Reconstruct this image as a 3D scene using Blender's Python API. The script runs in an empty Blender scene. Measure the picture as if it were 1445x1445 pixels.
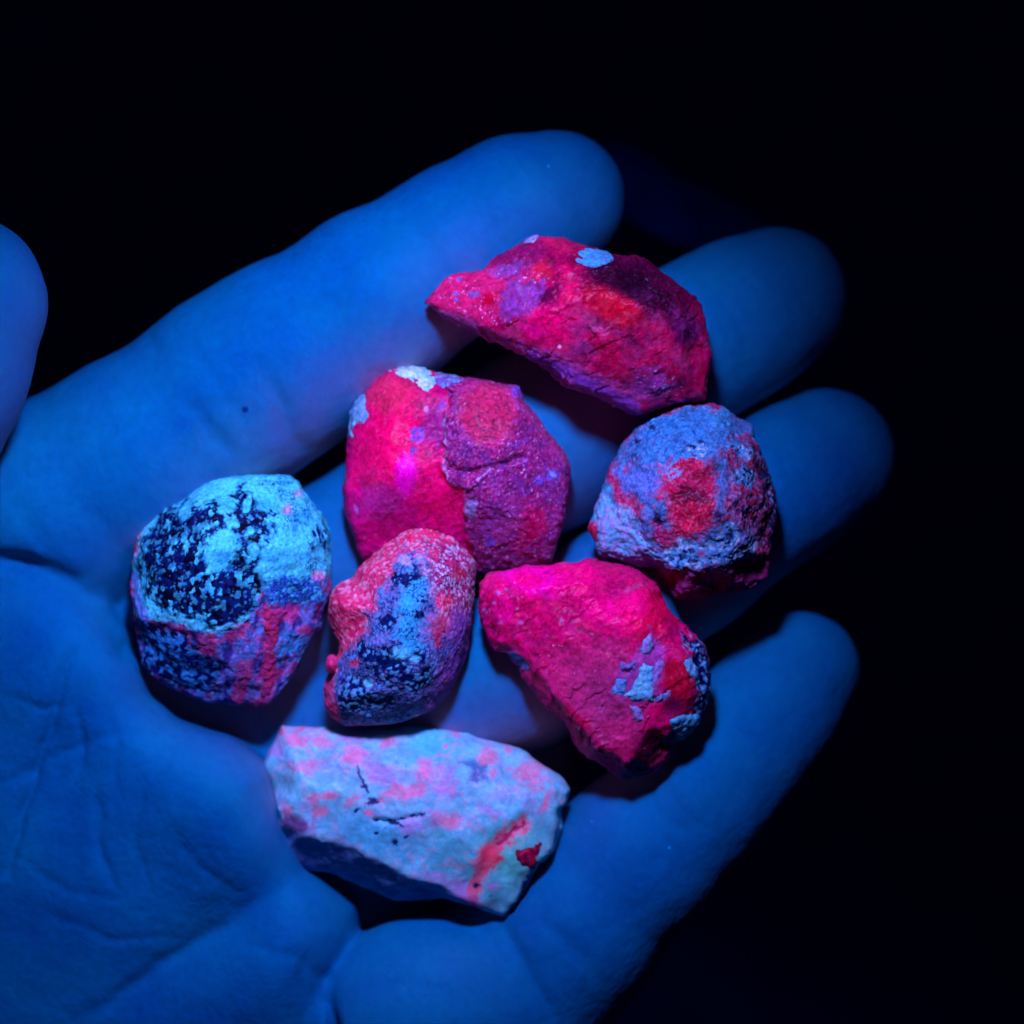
import bpy, math
import numpy as np
from mathutils import Vector
from mathutils.geometry import delaunay_2d_cdt

# ------------------------------------------------------------------ units
# plan drawing unit: 1 u = 1/12 mm, x to the right, y down, z towards the viewer
S = 0.001 / 12.0
CEN = 722.5
CAM_H = 5000.0

def W(x, y, z):
    return ((x - CEN) * S, -(y - CEN) * S, z * S)

def srgb(r, g, b):
    c = np.array([r, g, b], float) / 255.0
    return np.where(c <= 0.04045, c / 12.92, ((c + 0.055) / 1.055) ** 2.4)

# ------------------------------------------------------------------ camera, world, torch
scn = bpy.context.scene
scn.render.engine = 'CYCLES'
scn.cycles.use_denoising = True
scn.cycles.max_bounces = 4
scn.cycles.diffuse_bounces = 3
scn.cycles.glossy_bounces = 2
scn.cycles.transmission_bounces = 0
scn.view_settings.view_transform = 'Standard'
scn.view_settings.look = 'None'
scn.view_settings.exposure = 0.0
scn.view_settings.gamma = 1.0
scn.view_settings.use_curve_mapping = False

cam_d = bpy.data.cameras.new('camera')
cam = bpy.data.objects.new('camera', cam_d)
scn.collection.objects.link(cam)
cam.location = W(CEN, CEN, CAM_H)
cam_d.sensor_width = 36.0
cam_d.lens = 36.0 * CAM_H / 1445.0
cam_d.clip_start = 0.01
cam_d.clip_end = 20.0
cam_d.dof.use_dof = True
cam_d.dof.focus_distance = (CAM_H - 110) * S
cam_d.dof.aperture_fstop = 12.0
scn.camera = cam

world = bpy.data.worlds.new('World')
scn.world = world
world.use_nodes = True
bg = world.node_tree.nodes['Background']
bg.inputs[0].default_value = (0.05, 0.06, 1.0, 1)
bg.inputs[1].default_value = 0.011

# one ultraviolet torch held above the hand, given as its two bands:
# the visible blue light that everything reflects, and the invisible
# ultraviolet that only the fluorescent stones turn into visible light
TORCH = (620, -420, 1900)
AIM = (480, 770, 0)
def torch(name, color, power):
    d = bpy.data.lights.new(name, 'SPOT')
    d.color = color
    d.energy = power
    d.spot_size = math.radians(46)
    d.spot_blend = 1.0
    d.shadow_soft_size = 0.012
    o = bpy.data.objects.new(name, d)
    scn.collection.objects.link(o)
    o.location = W(*TORCH)
    v = Vector(W(*AIM)) - Vector(W(*TORCH))
    o.rotation_euler = v.to_track_quat('-Z', 'Y').to_euler()
    return o
BLUE_P, UV_P = 3.5, 1.66
blue = torch('torch_blue_band', (0.0, 0.17, 1.0), BLUE_P)
uv = torch('torch_ultraviolet_band', (1.0, 0.34, 0.45), UV_P)
fluor = bpy.data.collections.new('fluorescent stones')
uv.light_linking.receiver_collection = fluor

# ------------------------------------------------------------------ numeric helpers
def smin(a, b, k):
    h = np.clip(0.5 + 0.5 * (b - a) / k, 0, 1)
    return b + (a - b) * h - k * h * (1 - h)

def smax(a, b, k):
    return -smin(-a, -b, k)

def sstep(e0, e1, x):
    t = np.clip((x - e0) / (e1 - e0), 0, 1)
    return t * t * (3 - 2 * t)

def _hash(ix, iy, iz, seed):
    h = (ix.astype(np.uint32) * np.uint32(374761393) + iy.astype(np.uint32) * np.uint32(668265263)
         + iz.astype(np.uint32) * np.uint32(2147483647) + np.uint32((seed * 974711 + 12345) & 0xffffffff))
    h = (h ^ (h >> np.uint32(13))) * np.uint32(1274126177)
    h = (h ^ (h >> np.uint32(15))) * np.uint32(2246822519)
    return h ^ (h >> np.uint32(16))

_g = []
for _a in (-1, 1):
    for _b in (-1, 1):
        _g += [(_a, _b, 0), (_a, 0, _b), (0, _a, _b)]
_g += [(1, 1, 0), (-1, 1, 0), (0, -1, 1), (0, -1, -1)]
GRAD = np.array(_g, np.float32)

_q, _ = np.linalg.qr(np.array([[0.8, 0.3, 0.52], [-0.45, 0.85, 0.2], [-0.4, -0.42, 0.83]]))
ROT = _q

def perlin(p, scale, seed=0):
    q = (p @ ROT) / scale
    i = np.floor(q).astype(np.int64)
    f = (q - i).astype(np.float32)
    u = f * f * f * (f * (f * 6 - 15) + 10)
    out = np.zeros(len(p), np.float32)
    for dx in (0, 1):
        wx = u[:, 0] if dx else 1 - u[:, 0]
        for dy in (0, 1):
            wy = u[:, 1] if dy else 1 - u[:, 1]
            for dz in (0, 1):
                wz = u[:, 2] if dz else 1 - u[:, 2]
                g = GRAD[_hash(i[:, 0] + dx, i[:, 1] + dy, i[:, 2] + dz, seed) & np.uint32(15)]
                d = g[:, 0] * (f[:, 0] - dx) + g[:, 1] * (f[:, 1] - dy) + g[:, 2] * (f[:, 2] - dz)
                out += wx * wy * wz * d
    return out

def fbm(p, scale, oct=4, seed=0, gain=0.5):
    o = np.zeros(len(p), np.float32); a = 1.0; t = 0
    for k in range(oct):
        o += a * perlin(p, scale / 2 ** k, seed + 17 * k); t += a; a *= gain
    return o / t * 1.6

def worley(p, scale, seed=0):
    """distance to nearest and second nearest cell point, and a random number of the cell"""
    q = p / scale
    i = np.floor(q).astype(np.int64)
    f1 = np.full(len(p), 9.0); f2 = np.full(len(p), 9.0); cid = np.zeros(len(p))
    for dx in (-1, 0, 1):
        for dy in (-1, 0, 1):
            for dz in (-1, 0, 1):
                c = i + np.array([dx, dy, dz])
                h = _hash(c[:, 0], c[:, 1], c[:, 2], seed)
                fp = np.stack([(h & np.uint32(1023)) / 1023.0, ((h >> np.uint32(10)) & np.uint32(1023)) / 1023.0,
                               ((h >> np.uint32(20)) & np.uint32(1023)) / 1023.0], 1)
                d = np.sqrt((((c + fp) - q) ** 2).sum(1))
                r = ((h * np.uint32(2654435761)) >> np.uint32(8)) / float(1 << 24)
                near = d < f1
                f2 = np.where(near, f1, np.minimum(f2, d))
                cid = np.where(near, r, cid)
                f1 = np.where(near, d, f1)
    return f1, f2, cid

def surface_nets(F, org, h):
    s = F < 0
    nx, ny, nz = F.shape
    cnt = np.zeros((nx - 1, ny - 1, nz - 1), np.int8)
    corners = [(a, b, c) for a in (0, 1) for b in (0, 1) for c in (0, 1)]
    for a, b, c in corners:
        cnt += s[a:nx - 1 + a, b:ny - 1 + b, c:nz - 1 + c]
    act = (cnt > 0) & (cnt < 8)
    I, J, K = np.nonzero(act)
    idx = np.full(act.shape, -1, np.int64)
    idx[I, J, K] = np.arange(len(I))
    vals = [F[I + a, J + b, K + c] for a, b, c in corners]
    pos = np.zeros((len(I), 3)); n = np.zeros(len(I))
    for a in range(8):
        for b in range(a + 1, 8):
            ca, cb = np.array(corners[a]), np.array(corners[b])
            if abs(ca - cb).sum() != 1:
                continue
            va, vb = vals[a], vals[b]
            m = (va < 0) != (vb < 0)
            t = np.where(m, va / np.where(m, va - vb, 1), 0)
            pos += m[:, None] * (ca + t[:, None] * (cb - ca)); n += m
    pos = pos / n[:, None] + np.stack([I, J, K], 1)
    V = np.array(org) + pos * h
    quads = []
    for ax in range(3):
        o = [ax, (ax + 1) % 3, (ax + 2) % 3]
        A = np.moveaxis(s, o, (0, 1, 2)); X = np.moveaxis(idx, o, (0, 1, 2))
        e = A[:-1] != A[1:]
        e = e[:, 1:-1, 1:-1]
        i, j, k = np.nonzero(e)
        j += 1; k += 1
        q = np.stack([X[i, j - 1, k - 1], X[i, j, k - 1], X[i, j, k], X[i, j - 1, k]], 1)
        flip = ~A[i, j, k]
        q[flip] = q[flip][:, ::-1]
        quads.append(q)
    return V, np.concatenate(quads)

def normals(V, Q):
    d1 = V[Q[:, 2]] - V[Q[:, 0]]; d2 = V[Q[:, 3]] - V[Q[:, 1]]
    n = np.cross(d1, d2)
    N = np.zeros_like(V)
    for c in range(4):
        for a in range(3):
            N[:, a] += np.bincount(Q[:, c], n[:, a], len(V))
    return N / np.maximum(np.linalg.norm(N, axis=1), 1e-9)[:, None]

def relax(V, Q, it=2, lam=0.5):
    for _ in range(it):
        A = np.zeros_like(V); n = np.zeros(len(V))
        for c in range(4):
            for dd in (1, 3):
                o = Q[:, (c + dd) % 4]
                for a in range(3):
                    A[:, a] += np.bincount(Q[:, c], V[o, a], len(V))
                n += np.bincount(Q[:, c], minlength=len(V))
        V = V + lam * (A / np.maximum(n, 1)[:, None] - V)
    return V

def make_mesh(name, V, Q, mat, attrs=None, parent=None, origin=None):
    """V in plan units, object placed with its origin at its base"""
    if origin is None:
        origin = np.array([(V[:, 0].min() + V[:, 0].max()) / 2, (V[:, 1].min() + V[:, 1].max()) / 2, V[:, 2].min()])
    L = (V - origin) * np.array([S, -S, S])
    me = bpy.data.meshes.new(name)
    me.from_pydata(L.tolist(), [], Q[:, ::-1].tolist())
    me.shade_smooth()
    for k, a in (attrs or {}).items():
        if a.ndim == 2:
            at = me.attributes.new(k, 'FLOAT_COLOR', 'POINT')
            at.data.foreach_set('color', np.concatenate([a, np.ones((len(a), 1))], 1).astype(np.float32).ravel())
        else:
            at = me.attributes.new(k, 'FLOAT', 'POINT')
            at.data.foreach_set('value', a.astype(np.float32).ravel())
    me.update()
    me.materials.append(mat)
    o = bpy.data.objects.new(name, me)
    scn.collection.objects.link(o)
    if parent is not None:
        o.parent = parent[0]
        o.location = (Vector(W(*origin)) - Vector(W(*parent[1])))
    else:
        o.location = W(*origin)
    return o, origin

# ------------------------------------------------------------------ materials
def node_mat(name):
    m = bpy.data.materials.new(name); m.use_nodes = True
    nt = m.node_tree
    return m, nt, nt.nodes['Principled BSDF']

def N(nt, typ, **kw):
    n = nt.nodes.new(typ)
    for k, v in kw.items():
        if isinstance(k, str) and hasattr(n, k):
            setattr(n, k, v)
    return n

def skin_material():
    m, nt, b = node_mat('skin')
    L = nt.links.new
    tc = N(nt, 'ShaderNodeTexCoord')
    n1 = N(nt, 'ShaderNodeTexNoise'); n1.inputs['Scale'].default_value = 60; n1.inputs['Detail'].default_value = 7; n1.inputs['Roughness'].default_value = 0.62
    L(tc.outputs['Object'], n1.inputs['Vector'])
    cr = N(nt, 'ShaderNodeValToRGB')
    cr.color_ramp.elements[0].position = 0.32; cr.color_ramp.elements[0].color = (0.50, 0.20, 0.285, 1)
    cr.color_ramp.elements[1].position = 0.70; cr.color_ramp.elements[1].color = (0.50, 0.34, 0.315, 1)
    L(n1.outputs['Fac'], cr.inputs['Fac'])
    n2 = N(nt, 'ShaderNodeTexNoise'); n2.inputs['Scale'].default_value = 900; n2.inputs['Detail'].default_value = 3
    L(tc.outputs['Object'], n2.inputs['Vector'])
    mp = N(nt, 'ShaderNodeMapRange'); mp.inputs[3].default_value = 0.80; mp.inputs[4].default_value = 1.16
    L(n2.outputs['Fac'], mp.inputs[0])
    mx = N(nt, 'ShaderNodeMix', data_type='RGBA', blend_type='MULTIPLY'); mx.inputs[0].default_value = 1.0
    L(cr.outputs['Color'], mx.inputs[6]); L(mp.outputs[0], mx.inputs[7])
    # a freckle, and lint caught on the skin
    geo = N(nt, 'ShaderNodeNewGeometry')
    dv = N(nt, 'ShaderNodeVectorMath', operation='DISTANCE'); dv.inputs[1].default_value = W(*P(346, 577, 12))
    L(geo.outputs['Position'], dv.inputs[0])
    at = N(nt, 'ShaderNodeMapRange'); at.inputs[1].default_value = 0.0006; at.inputs[2].default_value = 0.0004
    L(dv.outputs['Value'], at.inputs[0])
    vl = N(nt, 'ShaderNodeTexVoronoi'); vl.inputs['Scale'].default_value = 210
    L(tc.outputs['Object'], vl.inputs['Vector'])
    sep = N(nt, 'ShaderNodeSeparateColor'); L(vl.outputs['Color'], sep.inputs[0])
    m1 = N(nt, 'ShaderNodeMath', operation='GREATER_THAN'); m1.inputs[1].default_value = 0.72; L(sep.outputs[0], m1.inputs[0])
    m2 = N(nt, 'ShaderNodeMapRange'); m2.inputs[1].default_value = 0.045; m2.inputs[2].default_value = 0.02; L(vl.outputs['Distance'], m2.inputs[0])
    m3 = N(nt, 'ShaderNodeMath', operation='MULTIPLY'); L(m1.outputs[0], m3.inputs[0]); L(m2.outputs[0], m3.inputs[1])
    mx0 = N(nt, 'ShaderNodeMix', data_type='RGBA'); mx0.inputs[7].default_value = (0.8, 0.9, 0.9, 1)
    L(m3.outputs[0], mx0.inputs[0]); L(mx.outputs[2], mx0.inputs[6])
    mx = mx0
    mx2 = N(nt, 'ShaderNodeMix', data_type='RGBA'); mx2.inputs[7].default_value = (0.06, 0.05, 0.12, 1)
    L(at.outputs[0], mx2.inputs[0]); L(mx.outputs[2], mx2.inputs[6])
    L(mx2.outputs[2], b.inputs['Base Color'])
    v = N(nt, 'ShaderNodeTexVoronoi'); v.inputs['Scale'].default_value = 1100
    L(tc.outputs['Object'], v.inputs['Vector'])
    w = N(nt, 'ShaderNodeTexNoise'); w.inputs['Scale'].default_value = 260; w.inputs['Detail'].default_value = 5
    L(tc.outputs['Object'], w.inputs['Vector'])
    mpv = N(nt, 'ShaderNodeMapping'); mpv.inputs['Rotation'].default_value = (0, 0, math.radians(32)); mpv.inputs['Scale'].default_value = (1.0, 0.45, 1.0)
    nd = N(nt, 'ShaderNodeTexNoise'); nd.inputs['Scale'].default_value = 120; L(tc.outputs['Object'], nd.inputs['Vector'])
    md = N(nt, 'ShaderNodeMix', data_type='RGBA', blend_type='LINEAR_LIGHT'); md.inputs[0].default_value = 0.004
    L(tc.outputs['Object'], md.inputs[6]); L(nd.outputs['Color'], md.inputs[7]); L(md.outputs[2], mpv.inputs['Vector'])
    ve = N(nt, 'ShaderNodeTexVoronoi', feature='DISTANCE_TO_EDGE'); ve.inputs['Scale'].default_value = 330
    L(mpv.outputs[0], ve.inputs['Vector'])
    vm = N(nt, 'ShaderNodeMapRange'); vm.inputs[1].default_value = 0.0; vm.inputs[2].default_value = 0.09; vm.inputs[3].default_value = -0.16; vm.inputs[4].default_value = 0.0
    L(ve.outputs['Distance'], vm.inputs[0])
    a0 = N(nt, 'ShaderNodeMath', operation='ADD'); L(vm.outputs[0], a0.inputs[0]); L(w.outputs['Fac'], a0.inputs[1])
    ad = N(nt, 'ShaderNodeMath', operation='MULTIPLY_ADD'); ad.inputs[1].default_value = 0.35
    L(v.outputs['Distance'], ad.inputs[0]); L(a0.outputs[0], ad.inputs[2])
    bp = N(nt, 'ShaderNodeBump'); bp.inputs['Strength'].default_value = 0.3; bp.inputs['Distance'].default_value = 0.0004
    L(ad.outputs[0], bp.inputs['Height']); L(bp.outputs['Normal'], b.inputs['Normal'])
    b.inputs['Roughness'].default_value = 0.6
    b.inputs['Specular IOR Level'].default_value = 0.25
    b.inputs['Subsurface Weight'].default_value = 0.0
    b.inputs['Subsurface Radius'].default_value = (1.0, 0.45, 0.35)
    b.inputs['Subsurface Scale'].default_value = 0.0022
    return m

def stone_material(name, rough=0.42, sss=0.25, grain=0.5, gscale=1500, spec=0.3, bump=0.0002, sscale=0.0011, coat=0.0):
    m, nt, b = node_mat(name)
    L = nt.links.new
    tc = N(nt, 'ShaderNodeTexCoord')
    at = N(nt, 'ShaderNodeAttribute', attribute_name='mineral')
    n = N(nt, 'ShaderNodeTexNoise'); n.inputs['Scale'].default_value = gscale; n.inputs['Detail'].default_value = 4
    L(tc.outputs['Object'], n.inputs['Vector'])
    mp = N(nt, 'ShaderNodeMapRange'); mp.inputs[1].default_value = 0.3; mp.inputs[2].default_value = 0.7
    mp.inputs[3].default_value = 1 - grain; mp.inputs[4].default_value = 1 + grain * 0.5
    L(n.outputs['Fac'], mp.inputs[0])
    mx = N(nt, 'ShaderNodeMix', data_type='RGBA', blend_type='MULTIPLY'); mx.inputs[0].default_value = 1.0
    L(at.outputs['Color'], mx.inputs[6]); L(mp.outputs[0], mx.inputs[7])
    L(mx.outputs[2], b.inputs['Base Color'])
    n2 = N(nt, 'ShaderNodeTexNoise'); n2.inputs['Scale'].default_value = 1900; n2.inputs['Detail'].default_value = 6
    n2.inputs['Roughness'].default_value = 0.65
    L(tc.outputs['Object'], n2.inputs['Vector'])
    bp = N(nt, 'ShaderNodeBump'); bp.inputs['Strength'].default_value = 0.6; bp.inputs['Distance'].default_value = bump
    L(n2.outputs['Fac'], bp.inputs['Height']); L(bp.outputs['Normal'], b.inputs['Normal'])
    rr = N(nt, 'ShaderNodeMapRange'); rr.inputs[1].default_value = 0.3; rr.inputs[2].default_value = 0.7
    rr.inputs[3].default_value = rough - 0.14; rr.inputs[4].default_value = rough + 0.2
    L(n2.outputs['Fac'], rr.inputs[0]); L(rr.outputs[0], b.inputs['Roughness'])
    b.inputs['Specular IOR Level'].default_value = spec
    b.inputs['Subsurface Weight'].default_value = sss
    b.inputs['Coat Weight'].default_value = coat
    b.inputs['Coat Roughness'].default_value = 0.27
    b.inputs['Subsurface Radius'].default_value = (1.0, 0.5, 0.6)
    b.inputs['Subsurface Scale'].default_value = sscale
    return m

def plain(name, col, rough=0.9):
    m, nt, b = node_mat(name)
    n = N(nt, 'ShaderNodeTexNoise'); n.inputs['Scale'].default_value = 130; n.inputs['Detail'].default_value = 6
    tc = N(nt, 'ShaderNodeTexCoord'); nt.links.new(tc.outputs['Object'], n.inputs['Vector'])
    cr = N(nt, 'ShaderNodeValToRGB')
    cr.color_ramp.elements[0].position = 0.3; cr.color_ramp.elements[0].color = tuple(0.6 * c for c in col) + (1,)
    cr.color_ramp.elements[1].position = 0.75; cr.color_ramp.elements[1].color = tuple(1.3 * c for c in col) + (1,)
    nt.links.new(n.outputs['Fac'], cr.inputs['Fac']); nt.links.new(cr.outputs['Color'], b.inputs['Base Color'])
    b.inputs['Roughness'].default_value = rough
    b.inputs['Specular IOR Level'].default_value = 0.05
    return m


# ------------------------------------------------------------------ the hand (one continuous mesh)
def P(px, py, z):
    k = (CAM_H - z) / CAM_H
    return (CEN + (px - CEN) * k, CEN + (py - CEN) * k, z)

M_SKIN = skin_material()

H = 5.6
GX0, GX1, GY0, GY1, GZ0, GZ1 = -640, 1300, 140, 1960, -500, 270
gx = np.arange(GX0, GX1, H, dtype=np.float32)
gy = np.arange(GY0, GY1, H, dtype=np.float32)
gz = np.arange(GZ0, GZ1, H, dtype=np.float32)
BIG = np.float32(400.0)

def new_field():
    return np.full((len(gx), len(gy), len(gz)), BIG, np.float32)

def block(lo, hi):
    sl = []
    for g, a, b in zip((gx, gy, gz), lo, hi):
        i0 = int(np.searchsorted(g, a)); i1 = int(np.searchsorted(g, b))
        sl.append(slice(max(i0, 0), max(i1, 0)))
    return tuple(sl)

def add_cone(F, a, ra, b, rb, k, flat=1.0, mg=90):
    a = np.array(P(*a), np.float32); b = np.array(P(*b), np.float32)
    R = max(ra, rb) + mg
    sl = block(np.minimum(a, b) - R, np.maximum(a, b) + R)
    X = gx[sl[0]][:, None, None]; Y = gy[sl[1]][None, :, None]; Z = gz[sl[2]][None, None, :]
    ab = b - a
    t = ((X - a[0]) * ab[0] + (Y - a[1]) * ab[1] + (Z - a[2]) * ab[2]) / float(ab @ ab)
    t = np.clip(t, 0, 1)
    d = np.sqrt((X - a[0] - t * ab[0]) ** 2 + (Y - a[1] - t * ab[1]) ** 2 + ((Z - a[2] - t * ab[2]) * flat) ** 2) - (ra + t * (rb - ra))
    F[sl] = smin(F[sl], d.astype(np.float32), k)

def add_ell(F, c, r, k, rot=0.0, mg=90):
    c = np.array(P(*c), np.float32); R = max(r) + mg
    sl = block(c - R, c + R)
    X = gx[sl[0]][:, None, None] - c[0]; Y = gy[sl[1]][None, :, None] - c[1]; Z = gz[sl[2]][None, None, :] - c[2]
    ca, sa = math.cos(math.radians(rot)), math.sin(math.radians(rot))
    U = X * ca + Y * sa; V = -X * sa + Y * ca
    q = np.sqrt((U / r[0]) ** 2 + (V / r[1]) ** 2 + (Z / r[2]) ** 2)
    q2 = np.sqrt((U / r[0] ** 2) ** 2 + (V / r[1] ** 2) ** 2 + (Z / r[2] ** 2) ** 2)
    d = q * (q - 1) / np.maximum(q2, 1e-6)
    F[sl] = smin(F[sl], d.astype(np.float32), k)

def chain(pts, k=30, flat=1.06):
    F = new_field()
    for (x, y, z, r), (x2, y2, z2, r2) in zip(pts[:-1], pts[1:]):
        add_cone(F, (x, y, z), r, (x2, y2, z2), r2, k, flat)
    return F

def poly_sdf(X, Y, pts):
    pts = np.array(pts, float)
    d = np.full(X.shape, 1e9); ins = np.zeros(X.shape, bool)
    n = len(pts)
    for i in range(n):
        ax, ay = pts[i]; bx, by = pts[(i + 1) % n]
        vx, vy = bx - ax, by - ay
        t = np.clip(((X - ax) * vx + (Y - ay) * vy) / (vx * vx + vy * vy + 1e-9), 0, 1)
        d = np.minimum(d, np.hypot(X - ax - t * vx, Y - ay - t * vy))
        c = ((ay > Y) != (by > Y)) & (X < (bx - ax) * (Y - ay) / (by - ay + 1e-12) + ax)
        ins ^= c
    return np.where(ins, -d, d)

def build_hand():
    palm = new_field()
    # the hollow of the palm and its back
    add_ell(palm, (430, 1080, -250), (480, 330, 130), 60, -35)
    add_ell(palm, (60, 1250, -270), (420, 420, 150), 60)
    add_ell(palm, (150, 840, -230), (300, 220, 140), 60, -30)
    add_cone(palm, (60, 1350, -260), 220, (-330, 1700, -290), 190, 80, 1.25)
    add_cone(palm, (-330, 1700, -290), 190, (-640, 2020, -300), 200, 80, 1.25)
    # ball of the thumb, heel of the palm, pads
    X, Y = np.meshgrid(gx, gy, indexing='ij')
    lobe = [P(x, y, 0)[:2] for x, y in ((-420, 830), (-200, 795), (-60, 780), (10, 786), (75, 808), (140, 852), (182, 912), (204, 985), (245, 1022), (320, 1046), (372, 1085), (402, 1170), (426, 1232), (465, 1264), (498, 1290),
            (500, 1330), (470, 1388), (470, 1450), (500, 1560), (300, 1760), (-100, 1800), (-420, 1500))]
    D = poly_sdf(X, Y, lobe)
    def bump(cx, cy, rx, ry, rot=0):
        c, q = math.cos(math.radians(rot)), math.sin(math.radians(rot))
        return np.exp(-(((X - cx) * c + (Y - cy) * q) / rx) ** 2 - ((-(X - cx) * q + (Y - cy) * c) / ry) ** 2)
    top = 38 - 0.30 * ((330 - X) * 0.55 + (Y - 1090) * 0.62) - 0.00022 * np.clip(1200 - Y, 0, None) ** 2
    top = np.minimum(top, 60 + 0 * X)
    top += 26 * bump(285, 1140, 120, 90, 40) + 20 * bump(60, 940, 130, 90, 30) + 26 * bump(370, 1390, 130, 70, -40) - 45 * bump(505, 1300, 60, 50) - 20 * bump(300, 1318, 150, 40, -38) + 10 * bump(120, 1250, 110, 120) - 8 * bump(95, 1080, 40, 160, 15)
    zz = gz[None, None, :]
    lobeF = smax(D[:, :, None].astype(np.float32), ((zz - top[:, :, None]) * 0.85).astype(np.float32), 95)
    lobeF = smax(lobeF, (-330 - zz).astype(np.float32), 60)
    palm = smin(palm, lobeF, 12)
    add_ell(palm, (150, 1600, -230), (300, 170, 130), 60, -20)
    fingers = [
        # index
        [(-120, 790, -160, 160), (60, 735, -140, 165), (190, 655, -128, 150), (330, 554, -118, 140), (405, 505, -112, 136), (530, 425, -102, 127), (655, 348, -108, 117), (730, 302, -126, 108), (786, 280, -142, 98)],
        # middle
        [(420, 835, -190, 132), (600, 730, -185, 128), (765, 620, -180, 130), (880, 545, -175, 122), (985, 482, -180, 114), (1045, 448, -200, 111), (1096, 420, -222, 105)],
        # ring
        [(570, 1010, -170, 122), (730, 940, -150, 118), (868, 862, -140, 113), (970, 785, -142, 108), (1058, 716, -168, 104), (1112, 680, -196, 105), (1166, 646, -225, 102)],
        # little
        [(700, 1420, -140, 155), (800, 1312, -122, 130), (900, 1208, -112, 116), (975, 1130, -118, 108), (1040, 1058, -142, 101), (1088, 1000, -168, 96), (1128, 949, -195, 90)],
        # thumb
        [(-330, 1010, -60, 185), (-250, 800, 20, 165), (-165, 635, 70, 150), (-105, 520, 90, 138), (-62, 428, 95, 127)],
    ]
    out = None
    heel = new_field()
    add_ell(heel, (600, 1462, -75), (185, 168, 130), 30, -14)
    add_ell(heel, (430, 1560, -140), (240, 160, 140), 40, -14)
    palm = smin(palm, heel, 7)
    for n, pts in enumerate(fingers):
        f = chain(pts)
        f = smin(palm, f, 16 if n == 0 else (12 if n == 3 else 30))
        out = f if out is None else smin(out, f, 6)
    # folds pressed into the palm
    for pts, r in (([(-60, 786, 50), (30, 796, 42), (95, 822, 34), (150, 868, 20), (178, 915, 0)], 18),
                   ([(530, 1296, 10), (500, 1335, 20), (466, 1385, 30), (462, 1420, 25), (480, 1480, 10)], 11)):
        T = new_field()
        for a, b in zip(pts[:-1], pts[1:]):
            add_cone(T, a, r, b, r, 5, 0.3, 120)
        out = smax(out, -T, r * 0.7)
    return out

# wrinkles: polyline, depth, width
CREASES = [
    ([(367, 520), (388, 560), (408, 603), (432, 650)], 10, 13),
    ([(268, 570), (300, 615), (330, 645)], 9, 14),
    ([(192, 458), (207, 478), (224, 496)], 4, 10),
    ([(560, 285), (600, 345), (650, 420)], 3, 14),
    ([(103, 918), (82, 1005), (53, 1077), (19, 1183), (0, 1240)], 14, 7),
    ([(113, 990), (118, 1058), (104, 1100)], 6, 6),
    ([(137, 1125), (144, 1207), (160, 1250)], 7, 6),
    ([(14, 986), (60, 998), (108, 996)], 3, 7),
    ([(-10, 1110), (40, 1090), (110, 1050), (190, 1030)], 4, 8),
    ([(375, 1262), (330, 1300), (269, 1337), (200, 1385), (144, 1423), (100, 1450)], 9, 12),
    ([(205, 1100), (190, 1190), (215, 1260)], 3, 7),
    ([(250, 1180), (300, 1240), (350, 1262)], 3, 7),
    ([(60, 1290), (150, 1330), (240, 1325)], 3, 7),
    ([(20, 1210), (90, 1260), (170, 1270)], 3, 6),
    ([(150, 1000), (170, 1060), (160, 1110)], 3, 6),
    ([(709, 1310), (722, 1335), (743, 1365), (766, 1419), (775, 1450)], 11, 11),
    ([(762, 1285), (785, 1318), (815, 1342), (850, 1395)], 6, 11),
    ([(925, 1135), (955, 1165), (990, 1185)], 5, 11),
    ([(1010, 1010), (1050, 1040), (1090, 1060)], 3, 10),
    ([(1030, 990), (1070, 1015)], 2, 8),
    ([(1010, 400), (1045, 450), (1075, 510)], 4, 8),
    ([(1000, 410), (1030, 460), (1062, 520)], 3, 6),
    ([(1105, 600), (1140, 660), (1165, 720)], 4, 8),
    ([(1092, 612), (1124, 668)], 3, 6),
    ([(620, 275), (668, 345), (705, 410)], 4, 8),
    ([(634, 268), (676, 330)], 3, 6),
    ([(940, 1122), (972, 1156), (1000, 1172)], 4, 6),
    ([(255, 470), (300, 530), (345, 600)], 3, 9),
    ([(440, 1345), (425, 1375), (430, 1420)], 4, 9),
    ([(350, 1330), (420, 1350), (460, 1385)], 4, 9),
    ([(500, 1400), (560, 1385), (640, 1395)], 2, 12),
    ([(100, 700), (160, 760), (180, 830)], 4, 18),
    ([(20, 700), (70, 770), (90, 810)], 5, 16),
]

def seg_dist(x, y, pts):
    d = np.full(x.shape, 1e9); tt = np.zeros(x.shape)
    n = len(pts) - 1
    for i, ((ax, ay), (bx, by)) in enumerate(zip(pts[:-1], pts[1:])):
        vx, vy = bx - ax, by - ay
        t = np.clip(((x - ax) * vx + (y - ay) * vy) / (vx * vx + vy * vy), 0, 1)
        dd = np.hypot(x - ax - t * vx, y - ay - t * vy)
        m = dd < d
        d = np.where(m, dd, d); tt = np.where(m, (i + t) / n, tt)
    return d, tt

HF = build_hand()
HF[0] = HF[-1] = 4; HF[:, 0] = HF[:, -1] = 4; HF[:, :, 0] = HF[:, :, -1] = 4
hv, hq = surface_nets(HF, (gx[0], gy[0], gz[0]), H)
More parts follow.
